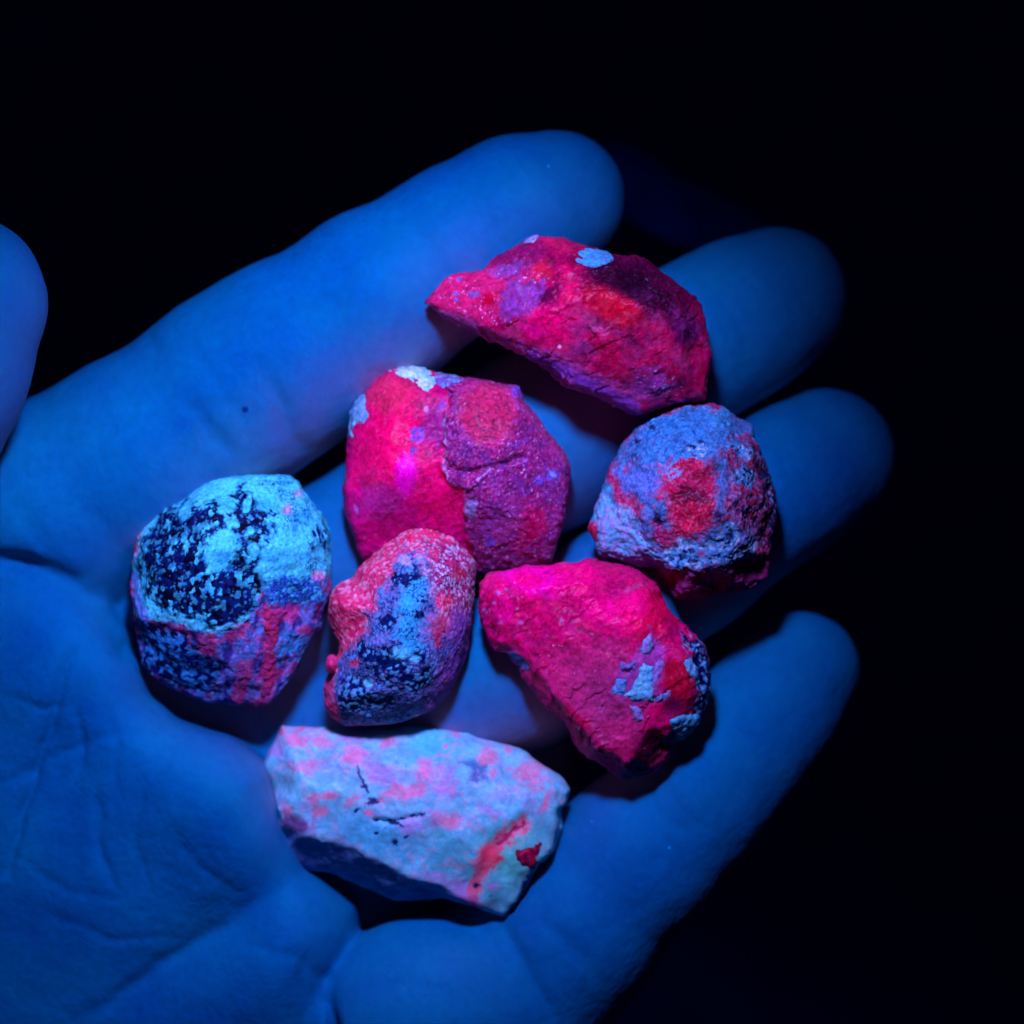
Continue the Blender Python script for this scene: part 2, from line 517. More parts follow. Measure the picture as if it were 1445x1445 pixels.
# height of the upper surface, for laying the stones down
inside = HF < 0
kk = len(gz) - 1 - np.argmax(inside[:, :, ::-1], axis=2)
TOPZ = np.where(inside.any(2), gz[kk], -300.0)
del inside, HF
hv = relax(hv, hq, 7)
hn = normals(hv, hq)
up = np.clip(hn[:, 2] * -1 if hn[:, 2][hv[:, 2] > np.percentile(hv[:, 2], 95)].mean() < 0 else hn[:, 2], 0, 1)
sgn = 1.0 if hn[:, 2][hv[:, 2] > np.percentile(hv[:, 2], 95)].mean() > 0 else -1.0
hn *= sgn
disp = 1.8 * fbm(hv, 150, 2, 5) + 0.9 * fbm(hv, 38, 2, 9)
wob = np.stack([perlin(hv, 45, 31), perlin(hv, 45, 32)], 1) * 7
for pts, dep, wid in CREASES:
    d, t = seg_dist(hv[:, 0] + wob[:, 0], hv[:, 1] + wob[:, 1], pts)
    fade = np.sqrt(np.clip(np.sin(np.pi * np.clip(t * 0.94 + 0.03, 0, 1)), 0, 1))
    disp -= dep * 0.7 * fade * np.exp(-(d / wid) ** 2) * np.clip(up * 2, 0, 1)
hv = hv + hn * disp[:, None]
hand, hand_o = make_mesh('hand', hv, hq[:, ::-1] if sgn < 0 else hq, M_SKIN)
hand['label'] = 'open cupped hand, palm up with fingers spread, lit deep blue, holding the stones'
hand['category'] = 'hand'

# ------------------------------------------------------------------ stones
ILLUM = np.array([1.08, 0.80, 1.55])
def C(r, g, b):
    """albedo of a mineral that shows as this colour under the torch"""
    return np.clip(srgb(r, g, b) / ILLUM, 0.002, 0.92)

def tin(X, Y, pts3, edges=()):
    vs = [Vector((p[0], p[1])) for p in pts3]
    r = delaunay_2d_cdt(vs, list(edges), [], 0, 0.01)
    ov, ofc, orig = r[0], r[2], r[3]
    z = []
    for v, src in zip(ov, orig):
        if src:
            z.append(pts3[src[0]][2])
        else:
            z.append(np.mean([p[2] for p in pts3]))
    T = np.full(X.shape, np.nan)
    for f in ofc:
        (x0, y0), (x1, y1), (x2, y2) = [(ov[i].x, ov[i].y) for i in f]
        z0, z1, z2 = [z[i] for i in f]
        den = (y1 - y2) * (x0 - x2) + (x2 - x1) * (y0 - y2)
        if abs(den) < 1e-9:
            continue
        a = ((y1 - y2) * (X - x2) + (x2 - x1) * (Y - y2)) / den
        b = ((y2 - y0) * (X - x2) + (x0 - x2) * (Y - y2)) / den
        c = 1 - a - b
        m = (a >= -1e-6) & (b >= -1e-6) & (c >= -1e-6)
        T = np.where(m, a * z0 + b * z1 + c * z2, T)
    return np.where(np.isnan(T), 20.0, T)

class Stone:
    """outline: (x, y) or (x, y, z) rim points; tops: (x, y, z) points of the upper faces; heights above the stone's base"""
    def __init__(self, outline, tops, rim=60, edges=(), h=1.9, slope_dn=0.45, slope_up=0.12, round_=7, lift=0, waist=None, tmod=None, pct=80, blur=1):
        self.h = h
        out2 = [(p[0], p[1]) for p in outline]
        pts3 = [(p[0], p[1], p[2] if len(p) > 2 else rim) for p in outline] + list(tops)
        xs = np.array(out2)
        x0, y0 = xs.min(0) - 14; x1, y1 = xs.max(0) + 14
        zmax = max(p[2] for p in pts3) + 22
        self.x = np.arange(x0, x1, h); self.y = np.arange(y0, y1, h); self.z = np.arange(-14, zmax, h)
        X, Y = np.meshgrid(self.x, self.y, indexing='ij')
        D = poly_sdf(X, Y, out2)
        no = len(outline)
        ed = [(i, (i + 1) % no) for i in range(no)] + [(no + a, no + b) for a, b in edges]
        T = tin(X, Y, pts3, ed)
        for _ in range(blur):
            T = (T + np.roll(T, 1, 0) + np.roll(T, -1, 0) + np.roll(T, 1, 1) + np.roll(T, -1, 1)) / 5
        if tmod is not None:
            T = tmod(X, Y, T)
        w = rim * 0.7 if waist is None else waist
        zz = self.z[None, None, :]
        side = np.where(zz < w, (w - zz) * slope_dn * (0.4 + 0.6 * (w - zz) / max(w, 1)), (zz - w) * slope_up)
        F = smax(D[:, :, None] + side, (zz - T[:, :, None]) * 0.75, round_)
        F = smax(F, 0 - zz, round_)
        self.F = F.astype(np.float32)
        # rest on the hand
        m = D < -12
        if not m.any():
            m = D < 0
        k = (CAM_H - 60) / CAM_H
        hx = CEN + (X[m] - CEN) * k; hy = CEN + (Y[m] - CEN) * k
        ii = np.clip(((hx - GX0) / H).astype(int), 0, len(gx) - 1); jj = np.clip(((hy - GY0) / H).astype(int), 0, len(gy) - 1)
        self.base = float(np.percentile(TOPZ[ii, jj], pct)) + lift
        self.k = (CAM_H - self.base - rim) / CAM_H

    def surf(self, F=None):
        F = self.F if F is None else F
        V, Q = surface_nets(F, (self.x[0], self.y[0], self.z[0]), self.h)
        V = relax(V, Q, 1, 0.5)
        Nn = normals(V, Q)
        c = V.mean(0)
        if ((V - c) * Nn).sum() < 0:
            Q = Q[:, ::-1]; Nn = -Nn
        return V, Q, Nn

    def place(self, V):
        V = V.copy()
        V[:, 0] = CEN + (V[:, 0] - CEN) * self.k
        V[:, 1] = CEN + (V[:, 1] - CEN) * self.k
        V[:, 2] += self.base
        return V

    def finish(self, name, V, Q, col, mat, label, group='fluorescent stones in the palm'):
        if mat is M_RED:
            col = col * np.array([1.0, 0.85, 1.08])
        tone = 1 + (.34 if mat is not M_PALE else .12) * fbm(V, 3.4, 2, 401) + .3 * fbm(V, 8, 3, 402) * (mat is not M_PALE) + .2 * fbm(V, 30, 3, 403)
        col = col * np.clip(tone, .45, 1.5)[:, None]
        V = self.place(V)
        self.org = np.array([(V[:, 0].min() + V[:, 0].max()) / 2, (V[:, 1].min() + V[:, 1].max()) / 2, V[:, 2].min()])
        self.obj = bpy.data.objects.new(name, None)
        self.obj.empty_display_size = 0.004
        self.obj.location = W(*self.org)
        scn.collection.objects.link(self.obj)
        self.body, _ = make_mesh('body', V, Q, mat, {'mineral': np.clip(col, 0.001, 0.95)}, parent=(self.obj, self.org))
        self.obj['label'] = label; self.obj['category'] = 'stone'; self.obj['group'] = group
        fluor.objects.link(self.body)
        return self.obj

    def shell(self, name, field2d, proud, mat, colf, label=None, rough=2.0, seed=3, zmin=None, warp=3.2):
        """a crust or crystal grown into the stone's surface: where field2d < 0, standing proud of the stone"""
        X, Y = np.meshgrid(self.x, self.y, indexing='ij')
        q = np.stack([X.ravel(), Y.ravel(), np.full(X.size, 7.0 * seed)], 1)
        wx = (warp * fbm(q, 13, 3, seed + 60)).reshape(X.shape); wy = (warp * fbm(q, 13, 3, seed + 70)).reshape(X.shape)
        D = field2d(X + wx, Y + wy)
        pr = (proud + 1.6) * sstep(-1.0, 7.0, -D) - 1.6
        F = smax(self.F - pr[:, :, None].astype(np.float32), np.broadcast_to(D[:, :, None], self.F.shape).astype(np.float32), 2)
        F = smax(F, -(self.F + 9), 2)
        if zmin is not None:
            F = smax(F, zmin - self.z[None, None, :], 3)
        xs = np.nonzero((F < 0).any((1, 2)))[0]; ys = np.nonzero((F < 0).any((0, 2)))[0]
        if len(xs) == 0:
            return None
        a0, a1, b0, b1 = max(xs[0] - 3, 0), xs[-1] + 4, max(ys[0] - 3, 0), ys[-1] + 4
        V, Q = surface_nets(F[a0:a1, b0:b1], (self.x[a0], self.y[b0], self.z[0]), self.h)
        V = relax(V, Q, 1, 0.5)
        Nn = normals(V, Q)
        if (Nn[:, 2] * (V[:, 2] - V[:, 2].mean())).sum() < 0:
            Q = Q[:, ::-1]; Nn = -Nn
        V = V + Nn * (rough * fbm(V, 9, 3, seed))[:, None]
        o, _ = make_mesh(name, self.place(V), Q, mat, {'mineral': np.clip(colf(V), 0.001, 0.95)}, parent=(self.obj, self.org))
        if label:
            o['label'] = label
        fluor.objects.link(o)
        return o

class Paint:
    """minerals of a stone laid into a colour per point"""
    def __init__(self, V, base, seed=0):
        self.V = V; self.x = V[:, 0]; self.y = V[:, 1]; self.z = V[:, 2]
        self.c = np.tile(np.array(base, float), (len(V), 1)); self.seed = seed
        self.w1 = fbm(V, 26, 4, seed + 100); self.w2 = fbm(V, 10, 3, seed + 200); self.w3 = fbm(V, 3.6, 2, seed + 300)
    def put(self, m, col):
        m = np.clip(m, 0, 1)[:, None]
        self.c = self.c * (1 - m) + np.asarray(col) * m
        return self
    def ell(self, cx, cy, rx, ry, rot=0, soft=0.25, warp=0.5):
        a = math.radians(rot)
        u = ((self.x - cx) * math.cos(a) + (self.y - cy) * math.sin(a)) / rx
        v = (-(self.x - cx) * math.sin(a) + (self.y - cy) * math.cos(a)) / ry
        d = np.hypot(u, v) + warp * (self.w1 + 0.7 * self.w2 + 0.45 * self.w3)
        return 1 - sstep(1 - soft, 1 + soft, d)
    def poly(self, pts, soft=5, warp=8):
        d = poly_sdf(self.x + warp * self.w1, self.y + warp * self.w2 * 1.2, pts) + 2.2 * self.w3
        return 1 - sstep(-soft, soft, d)
    def line(self, pts, wid, soft=0.5, warp=5):
        d, t = seg_dist(self.x + warp * self.w1, self.y + warp * self.w2, pts)
        d = d + 0.35 * wid * self.w3 + 0.25 * wid * self.w2
        return 1 - sstep(wid * (1 - soft), wid * (1 + soft), d)
    def noise(self, scale, lo, hi, seed, oct=3):
        return sstep(lo, hi, fbm(self.V, scale, oct, self.seed * 31 + seed))
    def rich(self, dark, hot, frost, seed, amt=0.6, fr=0.35):
        """cloudy depth, inner glow painted as brighter clear zones, and a frosted broken skin"""
        n = fbm(self.V, 46, 4, self.seed * 13 + seed); n2 = fbm(self.V, 22, 4, self.seed * 13 + seed + 1)
        self.put(sstep(0.05, 0.5, n) * amt, dark); self.put(sstep(0.05, 0.5, -n) * amt * .8, hot)
        self.put(sstep(.0, .5, fbm(self.V, 34, 4, self.seed * 13 + seed + 5)) * .5 * amt, C(205, 62, 128))
        f = sstep(-.05, .45, n2) * sstep(-.25, .35, self.w3)
        self.put(f * fr, frost)
        r = 1 - sstep(.0, .09, np.abs(fbm(self.V, 30, 4, self.seed * 13 + seed + 2)))
        self.put(r * sstep(-.2, .3, self.w3) * sstep(0, .4, n2) * fr * .2, frost)
        return self
    def chips(self, scale, amp, seed):
        """shallow scoops with sharp ridges between them, as broken stone has"""
        f1, f2, _ = worley(self.V + scale * .12 * np.stack([self.w1, self.w2, self.w1], 1), scale, seed)
        return amp * (f1 ** 2 - .35)
    def cleave(self, ang, wave, seed, hi=.25):
        """little cleavage steps running one way"""
        a = math.radians(ang)
        u = (self.x * math.cos(a) + self.y * math.sin(a) + .3 * self.z) / wave + .5 * self.w1 + .25 * self.w2
        return (u - np.floor(u) - .5) * sstep(-.05, hi, fbm(self.V, 40, 2, seed))
    def cells(self, scale, seed, stretch=(1, 1, 1)):
        return worley(self.V * np.array(stretch) + 2.5 * np.stack([self.w2, self.w1, self.w2], 1), scale, self.seed * 7 + seed)

def crop(ox, oy, s):
    return lambda *pts: [(ox + p[0] * s, oy + p[1] * s) + tuple(p[2:]) for p in pts]

def const(col, col2=None, scale=14, seed=1):
    c1 = np.array(col); c2 = np.array(col if col2 is None else col2)
    def f(V):
        m = sstep(-0.3, 0.3, fbm(V, scale, 3, seed))[:, None]
        k = (sstep(.1, .5, fbm(V, 5, 3, seed + 9)) * .45)[:, None]
        return (c1 * (1 - m) + c2 * m) * (1 - k) + C(110, 60, 150) * k
    return f

M_GRAN = stone_material('granular mineral', 0.55, 0.0, 0.35, 2600, 0.035, 0.0001)
M_RED = stone_material('red fluorescing mineral', 0.3, 0.8, 0.25, 1700, 0.05, 0.0001, 0.0028, 0.03)
M_PALE = stone_material('pale waxy mineral', 0.36, 0.75, 0.15, 1300, 0.1, 0.00008, 0.0025, 0.04)
M_CRUST = stone_material('chalky white mineral', 0.6, 0.0, 0.3, 2200, 0.2, 0.0002)

CYAN = C(75, 218, 252); CYAN2 = C(10, 150, 245); NAVY = C(2, 26, 96); BLACKB = C(1, 6, 40)
PINK = C(235, 45, 115); RED = C(215, 12, 75); HOT = C(255, 5, 130); MAG = C(255, 0, 195)
LILAC = C(170, 130, 235); PURP = C(110, 55, 170); WINE = C(80, 4, 55); MAUVE = C(150, 50, 140)

# ---- 1: black and cyan speckled stone
def stone_speckled():
    K = crop(170, 650, 0.256)
    out = K((870, 65, 70), (700, 70, 75), (550, 90, 75), (450, 125, 75), (330, 210), (190, 285), (120, 350), (80, 420), (60, 520), (65, 620), (50, 720), (65, 880),
            (90, 1000, 60), (110, 1130, 56), (200, 1230, 54), (330, 1300, 52), (480, 1330, 52), (640, 1372, 50), (690, 1340, 54), (740, 1368, 50), (800, 1355, 50), (870, 1310, 50),
            (950, 1200, 54), (1040, 1040, 58), (1110, 900, 60), (1160, 750), (1170, 600), (1155, 400), (1120, 290), (1050, 210), (970, 120, 70), (930, 80, 70))
    top = K((130, 870, 105), (300, 900, 128), (520, 935, 138), (720, 870, 140), (840, 690, 142), (1110, 660, 100),
            (400, 300, 140), (650, 230, 142), (900, 300, 132), (240, 560, 140), (560, 500, 165), (850, 480, 160), (1040, 500, 125), (500, 720, 158),
            (760, 1100, 102), (600, 1150, 98), (300, 1080, 98), (950, 950, 102))
    s = Stone(out, top, 62, edges=[(0, 1), (1, 2), (2, 3), (3, 4), (4, 5)], h=1.6, round_=6, blur=2)
    V, Q, Nn = s.surf()
    p = Paint(V, C(80, 105, 205), 1)
    f1, f2, cid = p.cells(6.6, 1, (1, 0.75, 1)); edge = f2 - f1
    g1, g2, gid = p.cells(4.6, 2)
    upper = p.poly(K((40, 860), (300, 890), (520, 935), (730, 860), (835, 670), (1180, 640), (1300, 0), (0, 0)), 3, 7)
    p.put(p.noise(14, -0.2, 0.35, 4), C(115, 80, 185))
    p.put(upper, CYAN); p.put(upper * p.noise(30, 0.0, 0.5, 5) * 0.5, CYAN2); p.put(upper * sstep(.0, .5, fbm(V * np.array([1.0, .35, 1]) + np.array([.5, 0, 0]) * V[:, 1:2], 6, 3, 83)) * .6, C(60, 175, 250))
    # dark grains
    dark = p.poly(K((90, 480), (200, 330), (340, 200), (480, 260), (560, 210), (620, 250), (660, 120), (770, 210), (760, 270), (900, 300), (880, 390), (790, 460), (790, 600), (830, 690), (730, 850), (520, 945), (470, 860), (270, 840), (130, 660)), 6, 16)
    clear = np.maximum.reduce([p.ell(*K((575, 470))[0], 25, 28, 20, 0.2, 0.5), p.ell(*K((380, 270))[0], 11, 12, 0, 0.2, 0.5), p.ell(*K((760, 490))[0], 8, 10, 0, 0.2, 0.3),
                               p.ell(*K((640, 340))[0], 12, 9, 0, 0.2, 0.6), p.ell(*K((600, 230))[0], 14, 14, 0, 0.2, 0.6), p.ell(*K((720, 250))[0], 5, 14, 10, .2, .4)])
    dk = dark * (1 - clear)
    grain = sstep(0.70, 0.76, cid - .12 * sstep(-.1, .4, fbm(V, 40, 2, 79)))          # bright grains left in the dark
    dens = sstep(-0.35, 0.25, fbm(V, 26, 3, 77))
    dm = dk * np.clip(1 - grain * (1.15 - 0.55 * dens) , 0, 1)
    p.put(dm, NAVY); p.put(dm * sstep(0.5, 0.9, cid * 1.7), BLACKB)
    p.put(dk * sstep(0.35, 0.6, gid) * 0.35 * (1 - dm), CYAN2)
    p.put(dk * sstep(0.72, 0.8, gid) * 0.7 * sstep(0.12, 0.3, g2 - g1), C(50, 150, 225))
    # fine dark veins towards the right
    vein = p.poly(K((740, 70), (900, 60), (1180, 280), (1190, 640), (1020, 640), (1060, 500), (930, 330), (880, 210)), 8, 12)
    p.put(vein * (1 - sstep(0.05, 0.2, g2 - g1)) * p.noise(16, -0.25, 0.1, 8), C(12, 40, 140))
    p.put(p.ell(*K((1100, 420))[0], 12, 20, 0, .3, .5) * sstep(0.45, .55, cid), NAVY)
    low = p.poly(K((820, 640), (1150, 630), (1130, 770), (830, 790)), 4, 6)
    p.put(low * .9, C(45, 125, 232)); p.put(low * (1 - sstep(0.08, 0.26, g2 - g1)), C(16, 35, 150)); p.put(low * sstep(.7, .8, gid) * .6, CYAN)
    # lower face: streaks
    lowm = (1 - upper) * (1 - low)
    streak = fbm(np.stack([V[:, 0] + 0.25 * V[:, 1], V[:, 1] * 0.3, V[:, 2] * 0.3], 1) + 5 * np.stack([p.w1, p.w2, p.w1], 1), 12, 4, 61)
    p.put(lowm * sstep(0.0, 0.3, streak) * 0.8, C(110, 120, 230)); p.put(lowm * sstep(0.05, 0.25, -streak) * 0.8, C(35, 25, 130)); p.put(lowm * sstep(0.1, 0.4, p.w3) * sstep(-.2, .2, streak) * .6, C(80, 150, 240)); p.put(lowm * sstep(.15, .45, fbm(V, 18, 3, 62)) * .7, C(190, 45, 120))
    for a in (([(830, 800), (835, 950), (810, 1290)], 8), ([(700, 1130), (660, 1250), (650, 1350)], 10), ([(900, 830), (960, 860)], 9), ([(395, 930), (390, 1030)], 5), ([(510, 980), (500, 1040)], 11),
              ([(200, 1210), (330, 1260)], 7), ([(740, 1350), (800, 1330)], 9), ([(700, 890), (640, 960)], 8), ([(180, 890), (240, 900)], 6), ([(340, 870), (350, 900)], 5)):
        m = p.line(K(*a[0]), a[1], 0.5, 9) * lowm
        p.put(m * .7, C(200, 48, 112)); p.put(m * sstep(-.1, 0.4, fbm(V, 8, 2, 91)) * 0.8, C(140, 45, 145))
    p.put(p.ell(*K((950, 1030))[0], 20, 24, 30, .3, .5) * lowm * sstep(.3, .5, gid), C(60, 150, 245))
    lg = p.poly(K((100, 900), (330, 930), (480, 1060), (560, 1130), (520, 1290), (300, 1260), (110, 1130)), 8, 10)
    p.put(lg * sstep(.4, .5, cid), C(40, 130, 220)); p.put(lg * (1 - sstep(.48, .55, cid)), C(10, 18, 90))
    p.put(p.poly(K((330, 1060), (540, 1060), (500, 1180), (340, 1150)), 6, 8) * .7, C(14, 25, 110))
    # lit rim painted along the break, pink rind on the left
    p.put(p.line(K((200, 850), (330, 870), (420, 890), (500, 925), (560, 930), (640, 905), (720, 860)), 4.5, .6, 5) * sstep(-.5, .1, p.w2), C(80, 200, 250))
    p.put(p.line(K((75, 640), (110, 780), (150, 880)), 8, .5, 5), C(95, 130, 235))
    p.put(p.line(K((100, 340), (60, 450), (40, 560)), 8, .5, 5), C(200, 25, 100))
    p.put(p.line(K((45, 680), (55, 800), (80, 950)), 8, .5, 4), C(205, 30, 110))
    for c, r in (((975, 185), 5), ((930, 270), 6), ((1110, 640), 7), ((1150, 700), 6)):
        p.put(.6 * p.ell(*K(c)[0], r, r, 0, .8, .9), C(225, 80, 160))
    d = p.chips(48, 6, 39) + 2.4 * p.w1 + .7 * p.w2 + 1.0 * (cid - 0.5) * (dk + lg) - 1.0 * dm + 1.6 * streak * lowm
    V = V + Nn * d[:, None]
    s.finish('stone', V, Q, p.c, M_GRAN, 'rounded stone with cyan top peppered with black grains, nearest the thumb side')
    w = K((805, 800), (930, 830), (880, 900), (865, 1050), (850, 1180), (835, 1300), (785, 1310), (800, 1150), (815, 950))
    s.shell('vein', lambda X, Y: poly_sdf(X, Y, w) - 2, 1.6, M_GRAN, const(C(205, 45, 105), C(160, 45, 135), 8), 'pink vein down the lower face', 2.0, 6)
    return s

# ---- 2: small pink stone with grey-blue pitted streak
def stone_pitted():
    K = crop(440, 720, 0.2215)
    out = K((700, 85), (800, 100), (900, 160), (980, 250), (1050, 330), (1055, 420), (1035, 520), (1030, 700), (1010, 880), (960, 1000), (880, 1170), (760, 1290), (600, 1360), (480, 1385),
            (330, 1385), (200, 1380), (110, 1330), (70, 1250), (65, 1150), (95, 1050), (130, 980), (165, 900), (165, 840), (120, 740), (95, 650), (105, 560), (140, 480), (260, 430), (300, 360), (400, 260), (520, 160), (620, 95))
    top = K((700, 250, 120), (560, 450, 140), (850, 420, 125), (640, 650, 150), (420, 620, 125), (880, 700, 120), (520, 850, 150), (350, 950, 130), (720, 950, 138), (480, 1120, 130), (260, 1180, 110), (650, 1180, 110), (200, 600, 95), (230, 1050, 100))
    s = Stone(out, top, 66, h=1.6, round_=14, lift=12, blur=10, slope_up=.25)
    V, Q, Nn = s.surf()
    p = Paint(V, C(232, 45, 115), 2)
    f1, f2, cid = p.cells(5.2, 1); g1, g2, gid = p.cells(8.0, 2)
    pinkz = np.ones(len(V))
    p.put(sstep(.55, .68, cid) * .9, C(238, 150, 208)); p.put(sstep(.1, .4, p.w3) * .4, C(240, 120, 180)); p.put((1 - sstep(.03, .14, f2 - f1)) * .55, C(160, 15, 85))
    p.put(p.noise(20, .05, .45, 3) * .5, C(210, 40, 120))
    blue = np.maximum.reduce([p.poly(K((560, 260), (760, 300), (780, 520), (830, 760), (900, 800), (860, 980), (800, 1240), (550, 1400), (130, 1380), (130, 1130), (180, 950), (300, 830), (400, 640), (520, 420)), 9, 16)])
    p.put(blue, C(90, 115, 200)); p.put(blue * p.noise(14, -.05, .3, 6), C(60, 140, 225)); p.put(blue * sstep(.0, .4, p.w3) * .5, C(150, 110, 200)); p.put(blue * sstep(.1, .45, -p.w3) * .6, C(25, 30, 120))
    p.put(p.line(K((680, 470), (640, 600), (600, 760), (640, 860)), 17, .5, 10), C(50, 165, 235))
    p.put(blue * (1 - sstep(.05, .2, f2 - f1)) * p.noise(18, -.2, .15, 9), C(18, 28, 125))
    for c, rx, ry, ro in (((520, 980), 44, 22, 25), ((260, 1200), 24, 26, 0), ((700, 1060), 24, 16, 10), ((600, 430), 20, 9, 0), ((640, 360), 8, 8, 0), ((700, 560), 11, 8, 20), ((690, 650), 11, 6, -10), ((700, 930), 10, 12, 0), ((330, 860), 9, 10, 0), ((420, 1200), 30, 12, 10), ((480, 690), 12, 9, 0)):
        m = p.ell(*K(c)[0], rx, ry, ro, .25, .75)
        p.put(m * sstep(.28, .36, 1 - cid), NAVY)
        p.put(m * sstep(.78, .84, 1 - cid) * .6, BLACKB)
        p.put(m * sstep(.70, .74, cid), C(70, 150, 215))
    for c, r in (((580, 900), 9), ((370, 1090), 6), ((670, 940), 6), ((600, 320), 9), ((700, 300), 7)):
        p.put(p.ell(*K(c)[0], r, r * .8, 20, .3, .6), C(85, 195, 245) if c[1] > 500 else C(165, 150, 240))
    p.put(p.line(K((1010, 700), (980, 900), (860, 1130), (780, 1270)), 20, .6, 8) * .8, C(125, 70, 175))
    p.put(p.line(K((860, 820), (960, 640), (900, 1000)), 14, .6, 8) * .5, C(70, 65, 185))
    # white grains on the right
    wz = p.ell(*K((930, 420))[0], 34, 52, -20, .4, .5)
    p.put(wz * .7, C(170, 45, 120)); p.put(wz * sstep(.5, .56, cid), C(205, 165, 235)); p.put(wz * (1 - sstep(.05, .18, f2 - f1)), C(90, 10, 85))
    for c, r in (((800, 780), 11), ((870, 570), 9), ((940, 400), 8), ((260, 960), 6), ((790, 700), 7)):
        p.put(.75 * p.ell(*K(c)[0], r, r * 1.2, 0, .6, 1.1), C(210, 40, 85))
    p.put(p.ell(*K((220, 680))[0], 22, 26, 0, .5, .5) * .6, C(235, 30, 105))
    p.put(p.line(K((95, 1060), (85, 1200), (130, 1330)), 12, .5, 5), C(205, 60, 130))
    d = p.chips(40, 4, 40) + 2.0 * p.w1 + .7 * p.w2 + .9 * (cid - .5) - .7 * (1 - sstep(.0, .15, f2 - f1))
    V = V + Nn * d[:, None]
    s.finish('stone', V, Q, p.c, M_GRAN, 'small pink stone with grey-blue pitted streak, in the middle below the flat red stone')
    # round red nodule on its left edge
    n = Stone(K((95, 930), (130, 915), (165, 940), (175, 985), (160, 1035), (125, 1050), (90, 1030), (80, 980)), K((130, 980, 100)), 78, h=1.3, round_=6)
    n.base, n.k = s.base, s.k
    Vn, Qn, Nn2 = n.surf()
    keep = Vn.copy(); keep[:, 2] = np.maximum(keep[:, 2], 45)
    Vn = keep + Nn2 * (1.2 * fbm(keep, 7, 2, 8))[:, None]
    o, _ = make_mesh('nodule', n.place(Vn), Qn, M_RED, {'mineral': const(C(240, 15, 95), C(245, 70, 150), 6)(Vn)}, parent=(s.obj, s.org))
    o['label'] = 'small round glassy red nodule on the left edge'
    fluor.objects.link(o)
    return s

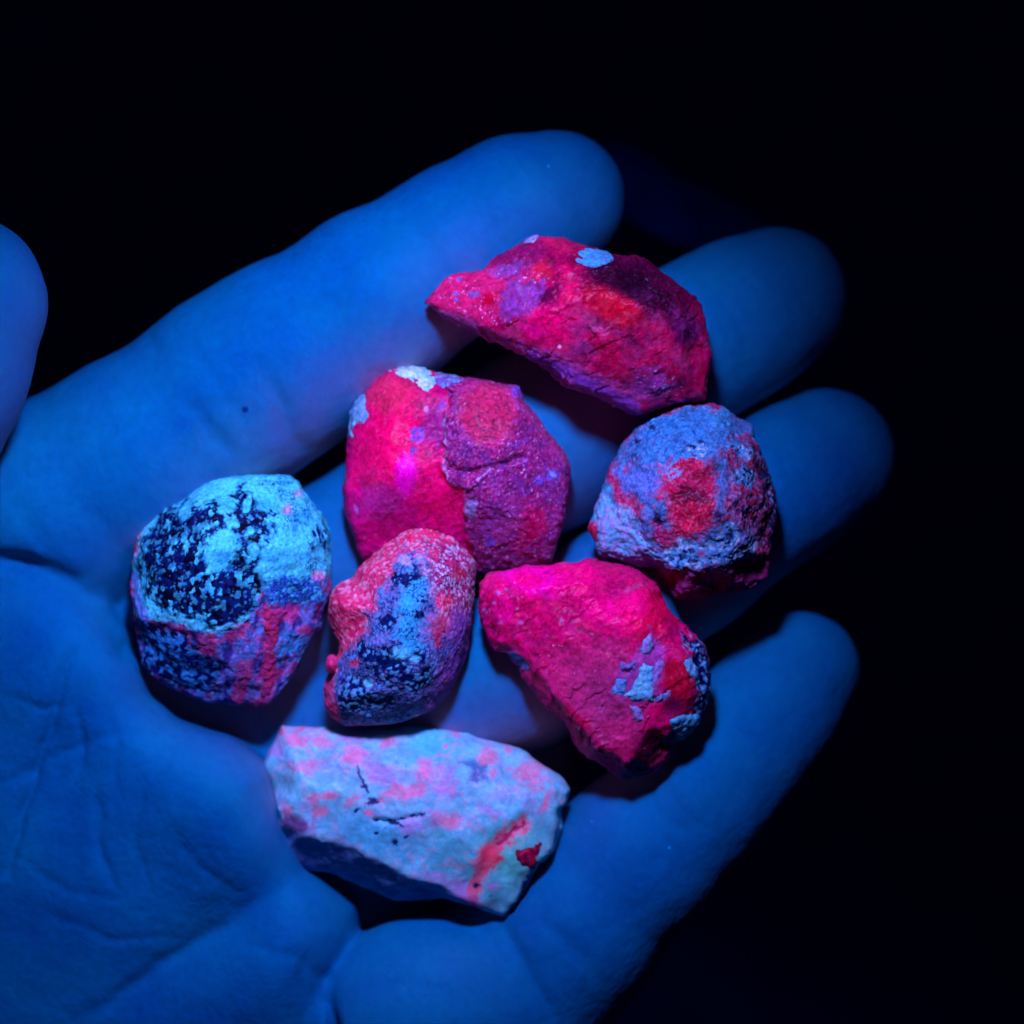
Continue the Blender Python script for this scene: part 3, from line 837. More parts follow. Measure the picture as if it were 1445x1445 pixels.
# ---- 3: flat red stone with mauve slab
def stone_slab():
    K = crop(470, 500, 0.2422)
    out = K((320, 75), (450, 65), (600, 95), (720, 125), (830, 140, 85), (1000, 165, 85), (1085, 180, 80), (1110, 260, 80), (1190, 350, 75), (1300, 500), (1350, 560), (1390, 640), (1385, 800), (1360, 950), (1310, 1100), (1285, 1215, 40),
            (1100, 1270, 25), (870, 1290, 20), (540, 1300, 20), (210, 1260, 25), (150, 1200, 35), (110, 1050), (60, 930), (40, 800), (75, 680), (85, 480), (95, 330), (160, 230), (230, 150))
    top = K((380, 300, 112), (300, 600, 122), (420, 700, 128), (260, 850, 105), (560, 480, 118), (600, 800, 116), (400, 980, 80), (700, 980, 85),
            (700, 200, 105), (660, 380, 118), (660, 640, 122), (760, 760, 118), (900, 350, 125), (1060, 400, 118), (1000, 640, 122), (1150, 600, 112), (1250, 700, 95), (950, 850, 118), (1100, 950, 100), (1200, 900, 92), (1000, 1100, 70))
    slab = K((665, 130), (690, 300), (650, 420), (660, 600), (650, 660), (670, 740), (740, 770), (775, 805), (765, 930), (770, 1000), (860, 1320), (1500, 1320), (1500, 100))
    ov = K((900, 345))[0]
    def tmod(X, Y, T):
        wx = 3 * np.sin(Y / 7.0) + 2 * np.sin(Y / 3.1 + 1)
        d = poly_sdf(X + wx, Y, slab)
        T = T + 10 * (1 - sstep(-2.5, 2.5, d))
        e = np.hypot((X - ov[0]) / 40.0, (Y - ov[1]) / 46.0)
        T = T - 9 * (1 - sstep(.3, 1.15, e))
        dl, t = seg_dist(X, Y, K((690, 660), (800, 690), (950, 660), (1110, 600)))
        T = T - 9 * np.exp(-(dl / 5) ** 2)
        dl, t = seg_dist(X, Y, K((770, 800), (850, 740), (920, 670)))
        T = T + 6 * np.exp(-(dl / 4) ** 2)
        return T
    s = Stone(out, top, 64, h=1.7, round_=8, tmod=tmod, blur=16, lift=-4)
    V, Q, Nn = s.surf()
    p = Paint(V, C(226, 4, 110), 3)
    f1, f2, cid = p.cells(2.7, 1)
    p.rich(C(140, 0, 88), C(250, 2, 118), C(185, 35, 150), 40, .75, .14)
    p.put(p.ell(*K((310, 500))[0], 45, 62, 10, .6, .4), C(245, 6, 105))
    p.put(p.ell(*K((340, 240))[0], 46, 26, 10, .5, .4), C(218, 38, 95))
    p.put(p.ell(*K((640, 830))[0], 34, 50, -20, .6, .4), C(245, 2, 112))
    p.put(p.poly(K((60, 800), (300, 760), (500, 950), (800, 1000), (800, 1300), (120, 1300)), 16, 16) * .7, C(200, 5, 125))
    p.put(p.ell(*K((430, 700))[0], 15, 27, 8, .5, .25), C(255, 0, 195))
    p.put(p.ell(*K((610, 440))[0], 20, 34, 15, .4, .5), C(165, 35, 130))
    p.put(p.ell(*K((270, 860))[0], 28, 20, 0, .5, .6) * .6, C(180, 45, 150))
    slabm = 1 - sstep(-2, 2, poly_sdf(p.x + 3 * p.w2, p.y, slab))
    p.put(slabm * .9, C(140, 38, 122)); p.put(slabm * p.noise(22, -.1, .4, 3) * .7, C(120, 50, 150)); p.put(slabm * p.noise(16, .0, .4, 4) * .7, C(175, 25, 100)); p.put(slabm * sstep(.05, .45, p.w3) * .55, C(175, 95, 185)); p.put(slabm * sstep(.1, .45, -p.w3) * .5, C(95, 8, 85))
    p.put(p.ell(ov[0], ov[1], 41, 47, -10, .35, .12) * slabm, C(194, 42, 98))
    p.put(p.ell(*K((1140, 990))[0], 20, 26, 20, .5, .5), C(195, 15, 100))
    p.put(p.ell(*K((1000, 1000))[0], 24, 26, 20, .5, .5) * .6, C(175, 70, 165))
    p.put(p.line(K((1100, 260), (1250, 480), (1340, 600)), 9, .6, 4) * .6, C(170, 60, 130))
    # rims of the slab and crushed spots
    p.put(p.line(K((690, 300), (650, 420), (660, 600), (650, 660), (670, 740), (740, 770), (775, 805)), 2.0, .6, 6) * sstep(-.35, .2, p.w2), C(165, 135, 190))
    p.put(p.line(K((775, 805), (850, 745), (915, 675)), 1.8, .6, 5) * sstep(-.3, .2, p.w2), C(155, 130, 190))
    for c, r in (((500, 480), 9), ((1075, 210), 9), ((1280, 710), 9), ((920, 1090), 7), ((1200, 740), 8), ((640, 300), 6), ((480, 560), 6)):
        p.put(p.ell(*K(c)[0], r, r * 1.1, 20, .4, .7) * (.4 + .6 * sstep(.4, .6, cid)), C(120, 85, 215))
    p.put(p.ell(*K((800, 900))[0], 9, 13, 10, .3, .4), C(150, 130, 195))
    # sugary glitter, its sparkle painted as pale dots
    gl = sstep(.93, .96, cid) * sstep(.05, .2, f2 - f1)
    p.put(gl * (slabm * .85 + .15) * p.noise(30, -.35, .1, 12) * (1 - .8 * p.ell(ov[0], ov[1], 38, 44, 0, .3, .1)), C(205, 150, 225))
    p.put(sstep(.8, .85, 1 - cid) * slabm * .5, C(95, 10, 90))
    p.put(p.ell(*K((1280, 700))[0], 6, 3, 40, .3, .3), C(150, 180, 255)); p.put(p.ell(*K((548, 325))[0], 3, 4, 0, .3, .2), C(235, 150, 230)); p.put(p.ell(*K((130, 900))[0], 2.5, 7, -20, .3, .3), C(205, 100, 210))
    d = p.chips(46, 6, 31) * (1 - .6 * slabm) + p.chips(17, 2.2, 32) * slabm + 1.0 * p.w1 + .6 * p.w2 + .6 * gl + 2.2 * p.cleave(40, 16, 5) * (1 - slabm) + 2.0 * slabm * p.cleave(100, 12, 6) + slabm * 1.5 * fbm(V, 7, 3, 55) * (1 - p.ell(ov[0], ov[1], 38, 44, 0, .3, .1))
    V = V + Nn * d[:, None]
    s.finish('stone', V, Q, p.c, M_RED, 'flat hot-pink stone with a raised mauve slab and white crust on its top edge')
    w1 = K((330, 100), (400, 70), (470, 60), (540, 80), (580, 130), (585, 180), (555, 235), (520, 215), (470, 170), (400, 140))
    s.shell('crust', lambda X, Y: poly_sdf(X, Y, w1) - 3.5, 4, M_CRUST, const(C(190, 240, 250), C(130, 200, 245), 10), 'white chalky crust', 2.4)
    w2 = K((90, 330), (150, 210), (175, 250), (190, 320), (212, 365), (190, 410), (130, 400), (115, 480), (90, 500))
    s.shell('crust', lambda X, Y: poly_sdf(X, Y, w2) - 3.5, 3, M_CRUST, const(C(90, 150, 215), C(120, 180, 235), 10), 'pale blue crust on the left edge', 2)
    w3 = K((590, 110), (720, 118), (730, 160), (640, 190), (590, 165))
    s.shell('crust', lambda X, Y: poly_sdf(X, Y, w3) - 3.5, 2, M_CRUST, const(C(110, 150, 215), C(120, 90, 190), 10), None, 2)
    return s

# ---- 4: half-moon wine red stone
def stone_halfmoon():
    K = crop(580, 310, 0.3045)
    out = K((580, 60, 75), (700, 85, 75), (860, 130, 75), (960, 150, 75), (1100, 185), (1220, 270), (1320, 350), (1360, 450), (1375, 560), (1380, 700), (1365, 830, 62), (1200, 870, 62), (1060, 900, 66), (900, 850, 72), (750, 780, 78),
            (620, 690, 80), (520, 640, 78), (380, 560, 72), (250, 510, 66), (130, 440, 60), (50, 385, 60), (100, 320), (160, 260), (330, 235), (400, 180), (500, 110, 70))
    top = K((95, 395, 68), (270, 450, 88), (420, 535, 100), (560, 590, 108), (720, 645, 112), (880, 730, 108), (1040, 805, 92),
            (300, 330, 95), (470, 300, 112), (640, 250, 120), (560, 160, 100), (740, 250, 132), (900, 190, 112), (700, 440, 138), (860, 320, 140), (1060, 420, 140), (900, 560, 138), (1150, 330, 115), (1250, 520, 118), (1100, 680, 122), (1260, 720, 95), (480, 420, 118))
    s = Stone(out, top, 60, edges=[(i, i + 1) for i in range(6)], h=1.7, round_=4, blur=1, lift=45)
    V, Q, Nn = s.surf()
    p = Paint(V, C(178, 4, 82), 4)
    f1, f2, cid = p.cells(2.8, 1)
    p.rich(C(95, 2, 62), C(225, 4, 88), C(160, 40, 135), 50, .95, .22)
    p.put(p.noise(28, .0, .45, 2) * .4, C(150, 8, 90))
    p.put(p.poly(K((40, 380), (160, 250), (400, 240), (470, 300), (400, 480), (120, 420)), 10, 10), C(206, 32, 108))
    p.put(p.poly(K((480, 110), (600, 120), (620, 200), (540, 270), (400, 250), (390, 190)), 8, 8) * .8, C(140, 20, 95))
    p.put(p.poly(K((580, 60), (850, 130), (760, 170), (620, 130)), 6, 6), C(200, 25, 90))
    p.put(p.ell(*K((610, 240))[0], 14, 14, 0, .5, .5), C(205, 20, 75))
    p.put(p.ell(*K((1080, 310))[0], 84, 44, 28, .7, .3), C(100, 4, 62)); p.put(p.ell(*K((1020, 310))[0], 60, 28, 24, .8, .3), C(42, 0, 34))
    p.put(p.ell(*K((1270, 520))[0], 17, 25, -10, .6, .6) * .75, C(75, 12, 85))  # shade of the lower right painted in as dark purple
    p.put(p.ell(*K((930, 420))[0], 42, 20, 28, .5, .3), C(196, 0, 48))
    p.put(p.ell(*K((650, 500))[0], 42, 20, 22, .6, .4), C(244, 0, 112))
    p.put(p.ell(*K((560, 510))[0], 20, 10, 22, .6, .4) * .6, C(235, 0, 145))
    p.put(p.ell(*K((950, 640))[0], 55, 24, 24, .6, .4) * .8, C(196, 4, 76))
    p.put(p.poly(K((450, 300), (520, 275), (630, 320), (590, 400), (560, 460), (470, 470), (390, 460), (410, 400)), 5, 12) * (.72 + .3 * p.w2), C(128, 62, 165))
    p.put(p.poly(K((350, 350), (400, 340), (370, 410), (310, 410)), 2, 4), C(205, 5, 65))
    # lower broken edge
    band = p.poly(K((40, 390), (270, 455), (420, 540), (560, 595), (720, 650), (880, 735), (1060, 815), (1100, 1000), (600, 800), (0, 450)), 4, 5)
    p.put(band, C(185, 60, 140)); p.put(band * p.noise(14, -.1, .4, 7) * .7, C(140, 55, 160))
    p.put(p.line(K((560, 640), (760, 730), (900, 810), (1040, 870)), 8, .6, 4) * .8, C(110, 55, 165))
    # pale wisps and sugary crystals, their sparkle painted as pale dots
    wis = 1 - sstep(.02, .12, np.abs(fbm(V, 24, 4, 33)))
    zone = np.maximum(p.ell(*K((1150, 560))[0], 75, 60, 20, .5, .3), p.ell(*K((800, 580))[0], 50, 28, 20, .5, .3))
    p.put(wis * zone * .16, C(180, 85, 170)); p.put(p.noise(30, .0, .6, 46) * zone * .45, C(150, 50, 140))
    p.put(p.ell(*K((1110, 780))[0], 28, 20, 10, .5, .6) * .8, C(150, 60, 160))
    p.put(p.ell(*K((450, 230))[0], 28, 9, -14, .4, .6) * .7, C(150, 80, 180))
    gl = sstep(.91, .95, cid) * sstep(.05, .2, f2 - f1)
    gz_ = np.maximum.reduce([p.ell(*K((1140, 770))[0], 30, 16, 10, .5, .4), p.ell(*K((460, 220))[0], 26, 11, -14, .5, .4), p.ell(*K((250, 350))[0], 40, 20, 10, .6, .4) * .7, p.ell(*K((560, 290))[0], 26, 8, 10, .5, .5), p.line(K((300, 430), (480, 500)), 6)])
    p.put(gl * (gz_ + .06), C(215, 165, 235))
    for c, r in (((225, 280), 4), ((205, 345), 5), ((285, 355), 7), ((305, 345), 4), ((210, 375), 4)):
        p.put(p.ell(*K(c)[0], r, r * .7, 20, .3, .5), C(140, 90, 180))
    p.put(p.ell(*K((685, 598))[0], 2.6, 2.6, 0, .3, .1), C(250, 200, 245))
    p.put(p.ell(*K((1170, 772))[0], 5, 3, 0, .3, .4), C(225, 170, 250))
    d = p.chips(50, 9, 33) + p.chips(20, 2, 34) + 1.0 * p.w1 + .5 * p.w2 + gl * gz_ * .8 + 3.4 * p.cleave(65, 18, 7) + 1.8 * fbm(V, 14, 3, 81) * (gz_ + band)
    V = V + Nn * d[:, None]
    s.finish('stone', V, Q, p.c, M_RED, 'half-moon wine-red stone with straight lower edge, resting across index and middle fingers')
    w = K((762, 165), (800, 145), (860, 140), (905, 155), (925, 185), (905, 215), (850, 230), (790, 215), (760, 195))
    s.shell('pale_patch', lambda X, Y: poly_sdf(X, Y, w) - 3.5, 2.2, M_CRUST, const(C(75, 175, 245), C(60, 150, 225), 8), 'pale blue patch near the top edge', 1.6, warp=1.8)
    w = K((520, 95), (560, 70), (590, 90), (570, 112), (530, 112))
    s.shell('pale_patch', lambda X, Y: poly_sdf(X, Y, w) - 3, 2, M_CRUST, const(C(130, 120, 205), C(170, 170, 240), 5), None, 1.5)
    return s

# ---- 5: lumpy blue and red stone
def stone_lumpy():
    K = crop(820, 540, 0.2214)
    out = K((640, 85), (720, 110), (920, 145), (1000, 210), (1090, 260), (1120, 350), (1150, 440), (1190, 520), (1230, 620), (1260, 760, 58), (1250, 900, 56), (1230, 1100, 52), (1200, 1250, 46), (1100, 1330, 44), (900, 1370, 44), (700, 1390, 46), (600, 1390, 48),
            (540, 1300, 30), (480, 1190, 55), (380, 1170), (250, 1140), (110, 1100), (80, 1000), (55, 920), (90, 800), (130, 660), (190, 500), (290, 350), (400, 220), (480, 160), (560, 130))
    top = K((650, 250, 118), (450, 400, 115), (850, 250, 112), (300, 650, 105), (650, 500, 150), (900, 500, 142), (1050, 450, 112), (680, 740, 145), (480, 800, 138), (250, 900, 98), (830, 830, 152), (1060, 700, 128), (400, 1050, 105),
            (560, 1190, 104), (700, 1200, 112), (850, 1160, 118), (1080, 1080, 102), (1000, 900, 135), (1170, 800, 85), (1130, 1150, 55), (850, 1290, 50))
    s = Stone(out, top, 62, edges=[(13, 14), (14, 15), (15, 16)], h=1.6, round_=10, blur=4)
    V, Q, Nn = s.surf()
    p = Paint(V, C(75, 115, 195), 5)
    f1, f2, cid = p.cells(5.0, 1); g1, g2, gid = p.cells(8.0, 2)
    p.put(p.noise(18, .0, .35, 2) * .9, C(185, 30, 95)); p.put(p.noise(12, .05, .35, 3) * .8, C(80, 120, 215))
    p.put(p.poly(K((430, 200), (700, 130), (960, 180), (1000, 330), (850, 480), (600, 480), (480, 540), (330, 480)), 12, 16), C(60, 138, 225))
    p.put(p.ell(*K((560, 350))[0], 40, 36, -20, .6, .5), C(48, 142, 235)); p.put(p.noise(20, -.05, .35, 47) * .55, C(70, 120, 190)); p.put(p.noise(9, .1, .45, 48) * .5, C(50, 45, 130)); p.put(p.ell(*K((880, 200))[0], 16, 20, 0, .5, .6), C(65, 155, 235))
    p.put(p.poly(K((220, 560), (450, 520), (520, 700), (330, 740), (220, 680)), 8, 14), C(95, 120, 225))
    p.put(p.line(K((460, 170), (700, 105), (860, 140)), 9, .6, 6), C(190, 40, 120))
    p.put(p.poly(K((150, 540), (220, 500), (250, 700), (360, 760), (350, 850), (200, 800)), 6, 10), C(200, 30, 100))
    lite = p.poly(K((70, 760), (140, 700), (180, 800), (300, 800), (330, 900), (440, 1050), (500, 1150), (360, 1180), (110, 1060), (110, 900)), 6, 8)
    p.put(lite, C(125, 180, 250)); p.put(lite * p.noise(12, 0, .3, 4) * .8, C(175, 140, 240)); p.put(p.ell(*K((120, 800))[0], 10, 26, 10, .4, .5), C(70, 185, 250))
    p.put(p.ell(*K((80, 940))[0], 8, 12, 0, .4, .4), C(205, 25, 85))
    p.put(p.poly(K((480, 620), (520, 520), (740, 460), (820, 560), (840, 760), (820, 880), (700, 1000), (600, 1000), (560, 860), (520, 740)), 7, 14), RED)
    p.put(p.ell(*K((640, 640))[0], 26, 14, 0, .5, .6) * .8, C(225, 30, 100)); p.put(p.ell(*K((700, 740))[0], 24, 14, 10, .5, .5), C(110, 2, 35)); p.put(p.ell(*K((700, 860))[0], 26, 22, 0, .6, .5), C(225, 8, 62))
    p.put(p.ell(*K((520, 990))[0], 28, 14, 15, .4, .6), C(180, 20, 95))
    p.put(p.ell(*K((560, 580))[0], 18, 8, 10, .4, .8) * sstep(.45, .55, cid), C(150, 150, 235))
    rt = p.poly(K((900, 420), (1100, 430), (1250, 600), (1290, 1200), (1100, 1200), (1080, 950), (860, 870), (940, 700)), 10, 18)  # dark red right side, with its shade painted in
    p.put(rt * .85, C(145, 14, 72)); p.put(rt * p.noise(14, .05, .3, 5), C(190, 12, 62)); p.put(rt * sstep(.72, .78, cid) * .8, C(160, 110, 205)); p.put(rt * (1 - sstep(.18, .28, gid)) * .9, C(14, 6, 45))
    p.put(p.line(K((1190, 560), (1230, 750), (1210, 1000)), 13, .6, 8) * sstep(.25, .35, cid), C(10, 10, 60))  # shaded right edge painted navy
    p.put(p.line(K((1200, 640), (1220, 780)), 8, .5, 6) * sstep(.7, .75, cid), C(120, 150, 235))
    for c, rx, ry in (((900, 1030), 24, 26), ((1060, 1040), 10, 18), ((1010, 440), 20, 8), ((1020, 590), 16, 12), ((640, 1110), 26, 20), ((720, 430), 14, 10)):
        m = p.ell(*K(c)[0], rx, ry, 20, .3, .7)
        p.put(m, C(75, 150, 232)); p.put(m * sstep(.76, .8, cid), C(165, 190, 250)); p.put(m * (1 - sstep(.14, .2, cid)), C(12, 15, 70))
    p.put(sstep(.05, .45, p.w3) * .28, C(105, 145, 218)); p.put(sstep(.1, .45, -p.w3) * .35, C(45, 35, 110))
    bt = p.poly(K((480, 1170), (600, 1210), (760, 1190), (860, 1170), (1100, 1130), (1300, 1150), (1200, 1500), (500, 1500)), 5, 10)
    p.put(bt, C(150, 28, 115)); p.put(bt * p.noise(10, 0, .35, 8) * .7, C(140, 80, 165))
    p.put((1 - sstep(.02, .1, f2 - f1)) * .45 * p.noise(18, -.2, .2, 9), C(40, 25, 110))
    for c, r in (((265, 1000), 8), ((745, 380), 4), ((450, 290), 4), ((970, 610), 5), ((930, 990), 7), ((690, 1070), 5), ((480, 870), 7), ((840, 840), 9), ((350, 370), 4)):
        p.put(p.ell(*K(c)[0], r * .8, r * .6, 25, .5, 1.5) * .85, C(14, 14, 70))
    d = p.chips(38, 8, 37) + p.chips(15, 2.5, 38) + 3.2 * p.w1 + 2.2 * fbm(V, 17, 4, 18) + 1.0 * p.w2 + 1.5 * p.cleave(20, 22, 19, .2) + .6 * (cid - .5) + .8 * fbm(V, 8, 3, 15) - 2.5 * p.ell(*K((700, 740))[0], 20, 12, 10, .7, .4)
    d *= sstep(20, 60, V[:, 2])
    V = V + Nn * d[:, None]
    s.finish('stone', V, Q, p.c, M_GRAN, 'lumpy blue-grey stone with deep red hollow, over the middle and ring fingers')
    w = K((85, 780), (140, 710), (175, 790), (210, 900), (330, 960), (430, 1060), (470, 1140), (380, 1150), (250, 1110), (120, 1060), (115, 900))
    s.shell('crust', lambda X, Y: poly_sdf(X, Y, w) - 3, 2.2, M_CRUST, const(C(95, 175, 245), C(150, 150, 240), 12), 'pale blue crust along the lower left edge', 2.2, 5)
    return s

# ---- 6: hot pink wedge stone
def stone_wedge():
    K = crop(660, 770, 0.2491)
    out = K((70, 210), (130, 150), (260, 125), (430, 110), (600, 90), (680, 65), (740, 85), (880, 105), (980, 140), (1085, 210), (1110, 290), (1180, 400), (1260, 470), (1340, 560), (1380, 640), (1390, 740, 58), (1370, 900, 58), (1310, 1020, 58), (1220, 1100, 58), (1165, 1130, 55),
            (1140, 1230, 50), (1060, 1295, 45), (980, 1310, 42), (880, 1310, 40), (780, 1260, 50), (680, 1210, 50), (610, 1130, 50), (540, 1010, 50), (440, 920, 52), (380, 840, 54), (300, 750, 56), (290, 690, 58), (220, 600), (150, 600), (100, 540), (70, 450), (50, 350))
    top = K((290, 540, 92), (380, 680, 95), (480, 820, 98), (600, 960, 100), (760, 1120, 96), (900, 1230, 88), (960, 1190, 94), (1010, 1040, 108), (1150, 1000, 96),
            (200, 300, 100), (400, 230, 112), (650, 200, 112), (560, 500, 118), (780, 380, 122), (970, 330, 120), (1090, 420, 105), (800, 700, 122), (1000, 650, 122), (1020, 840, 120), (1200, 600, 108), (1230, 800, 106), (1070, 1140, 72), (1300, 700, 88))
    s = Stone(out, top, 60, edges=[(0, 1), (1, 2), (2, 3), (3, 4), (4, 5), (6, 7), (7, 8)], h=1.6, round_=6, blur=2)
    V, Q, Nn = s.surf()
    p = Paint(V, C(222, 8, 110), 6)
    f1, f2, cid = p.cells(2.8, 1); g1, g2, gid = p.cells(5, 2); h1, h2, hid = p.cells(6, 3)
    p.rich(C(145, 2, 80), C(250, 2, 112), C(175, 40, 145), 60, .75, .16)
    p.put(p.noise(24, -.05, .4, 2) * .6, C(195, 20, 120)); p.put(p.noise(18, .05, .4, 3) * .5, C(240, 6, 105))
    p.put(p.poly(K((400, 560), (800, 500), (1000, 700), (1000, 1000), (900, 1260), (700, 1200), (480, 860)), 18, 18) * .7, C(195, 42, 118))
    p.put(p.ell(*K((760, 850))[0], 50, 40, 40, .6, .4) * .5, C(175, 62, 140))
    p.put(p.ell(*K((400, 200))[0], 40, 17, 8, .7, .3), C(255, 0, 190)); p.put(p.ell(*K((340, 190))[0], 22, 14, 0, .6, .4), C(255, 4, 130)); p.put(p.ell(*K((560, 200))[0], 30, 18, 0, .7, .4) * .8, C(255, 2, 125))
    p.put(p.ell(*K((780, 370))[0], 34, 20, 20, .7, .3), C(255, 0, 135)); p.put(p.ell(*K((670, 250))[0], 30, 26, 0, .7, .4) * .7, C(240, 0, 120))
    p.put(p.ell(*K((1030, 360))[0], 34, 34, 40, .5, .3), C(240, 4, 85)); p.put(p.ell(*K((945, 325))[0], 17, 21, 10, .6, .2), C(255, 0, 125))
    p.put(p.line(K((890, 250), (940, 225), (1000, 215)), 3, .6, 3), C(190, 60, 130))
    p.put(p.poly(K((680, 60), (900, 100), (1090, 220), (1070, 260), (900, 180), (700, 130)), 6, 6) * .7, C(200, 25, 105))
    p.put(p.ell(*K((210, 350))[0], 13, 18, -20, .6, .4), C(250, 2, 140))
    p.put(p.poly(K((300, 560), (420, 780), (560, 960), (700, 1190), (620, 1140), (430, 900), (290, 700)), 7, 7) * .9, C(235, 10, 105))
    p.put(p.line(K((560, 940), (660, 1010)), 10, .6, 5), C(200, 12, 85))
    # right end's shade painted in as dark navy, with pale grains
    dark_end = p.poly(K((1240, 500), (1340, 540), (1420, 700), (1400, 980), (1320, 1060), (1260, 960), (1300, 800), (1230, 640)), 7, 14)
    p.put(dark_end, C(12, 14, 70)); p.put(dark_end * sstep(.68, .74, hid), C(70, 150, 220)); p.put(dark_end * sstep(.9, .93, gid), C(110, 195, 240))
    p.put(p.poly(K((1120, 640), (1230, 660), (1290, 780), (1230, 880), (1190, 950), (1120, 900), (1090, 740)), 6, 9), C(190, 10, 58)); p.put(p.ell(*K((1160, 900))[0], 12, 12, 0, .5, .5), C(130, 15, 85))
    p.put(p.poly(K((1000, 1040), (1150, 1010), (1180, 1120), (1130, 1240), (1000, 1300), (900, 1290), (950, 1180)), 6, 8), C(165, 25, 85)); p.put(p.ell(*K((1010, 1160))[0], 18, 32, 28, .5, .3), C(85, 5, 45))
    p.put(p.poly(K((1040, 480), (1120, 600), (1060, 860), (980, 880), (820, 830), (820, 720), (950, 560)), 8, 14) * .75, C(150, 70, 170))
    gl = sstep(.93, .96, cid) * sstep(.05, .2, f2 - f1)  # sparkle of the frosted areas, painted as pale dots
    gz_ = np.maximum.reduce([p.ell(*K((560, 600))[0], 60, 26, 30, .6, .4), p.ell(*K((200, 340))[0], 45, 40, 0, .6, .4), p.ell(*K((800, 900))[0], 60, 50, 40, .6, .4) * .6])
    p.put(gl * (gz_ * .8 + .04) * p.noise(20, -.1, .4, 44), C(220, 140, 220))
    for c, r in (((530, 415), 3), ((215, 238), 3), ((280, 352), 3), ((175, 262), 4), ((95, 372), 5), ((145, 320), 3), ((190, 430), 4), ((300, 430), 4), ((750, 915), 4)):
        p.put(p.ell(*K(c)[0], r * .8, r * .6, 30, .6, .9) * .8, C(205, 110, 205))
    p.put(sstep(.93, .96, 1 - cid) * .5 * gz_, C(120, 0, 80))
    p.put(p.poly(K((210, 595), (280, 600), (345, 680), (320, 710), (260, 650)), 3, 5), C(100, 110, 190))
    d = p.chips(44, 8, 35) + p.chips(18, 1.8, 36) + 1.0 * p.w1 + .6 * p.w2 + gl * .7 + 3.6 * p.cleave(50, 20, 8) + 2.0 * fbm(V, 9, 3, 21) * dark_end + .6 * fbm(V, 12, 3, 22)
    V = V + Nn * d[:, None]
    s.finish('stone', V, Q, p.c, M_RED, 'hot-pink wedge-shaped stone with pale blue shards and a right end painted dark as shade')
    shards = [((985, 655), (1030, 690), (1035, 770), (1040, 860), (960, 850), (880, 845), (920, 800), (965, 740)),
              ((850, 755), (885, 750), (870, 830), (815, 835), (815, 795)), ((990, 530), (1030, 510), (1015, 600), (985, 600)),
              ((1150, 990), (1220, 965), (1300, 970), (1310, 1020), (1260, 1080), (1190, 1090), (1165, 1040)),
              ((1065, 660), (1095, 650), (1080, 760), (1050, 780), (1050, 700)), ((920, 900), (960, 920), (985, 990), (950, 980)),
              ((1065, 830), (1130, 820), (1120, 870), (1065, 870)), ((1235, 650), (1275, 690), (1290, 745), (1250, 720)), ((860, 660), (945, 655), (930, 685), (870, 680))]
    for i, sh in enumerate(shards):
        w = K(*sh)
        c1, c2 = [(C(80, 165, 235), C(105, 195, 245)), (C(70, 125, 215), C(90, 150, 225)), (C(140, 110, 210), C(120, 150, 225)), (C(50, 150, 215), C(70, 170, 225)), (C(150, 90, 190), C(130, 110, 210)), (C(110, 120, 210), C(150, 90, 180)), (C(80, 130, 210), C(140, 90, 180)), (C(80, 150, 230), C(100, 180, 240)), (C(90, 100, 205), C(130, 80, 170))][i]
        s.shell('shard', lambda X, Y: poly_sdf(X, Y, w) - 4.5, 2.8, M_CRUST, const(c1, c2, 7), None, 2.2, 3 + i)
    return s

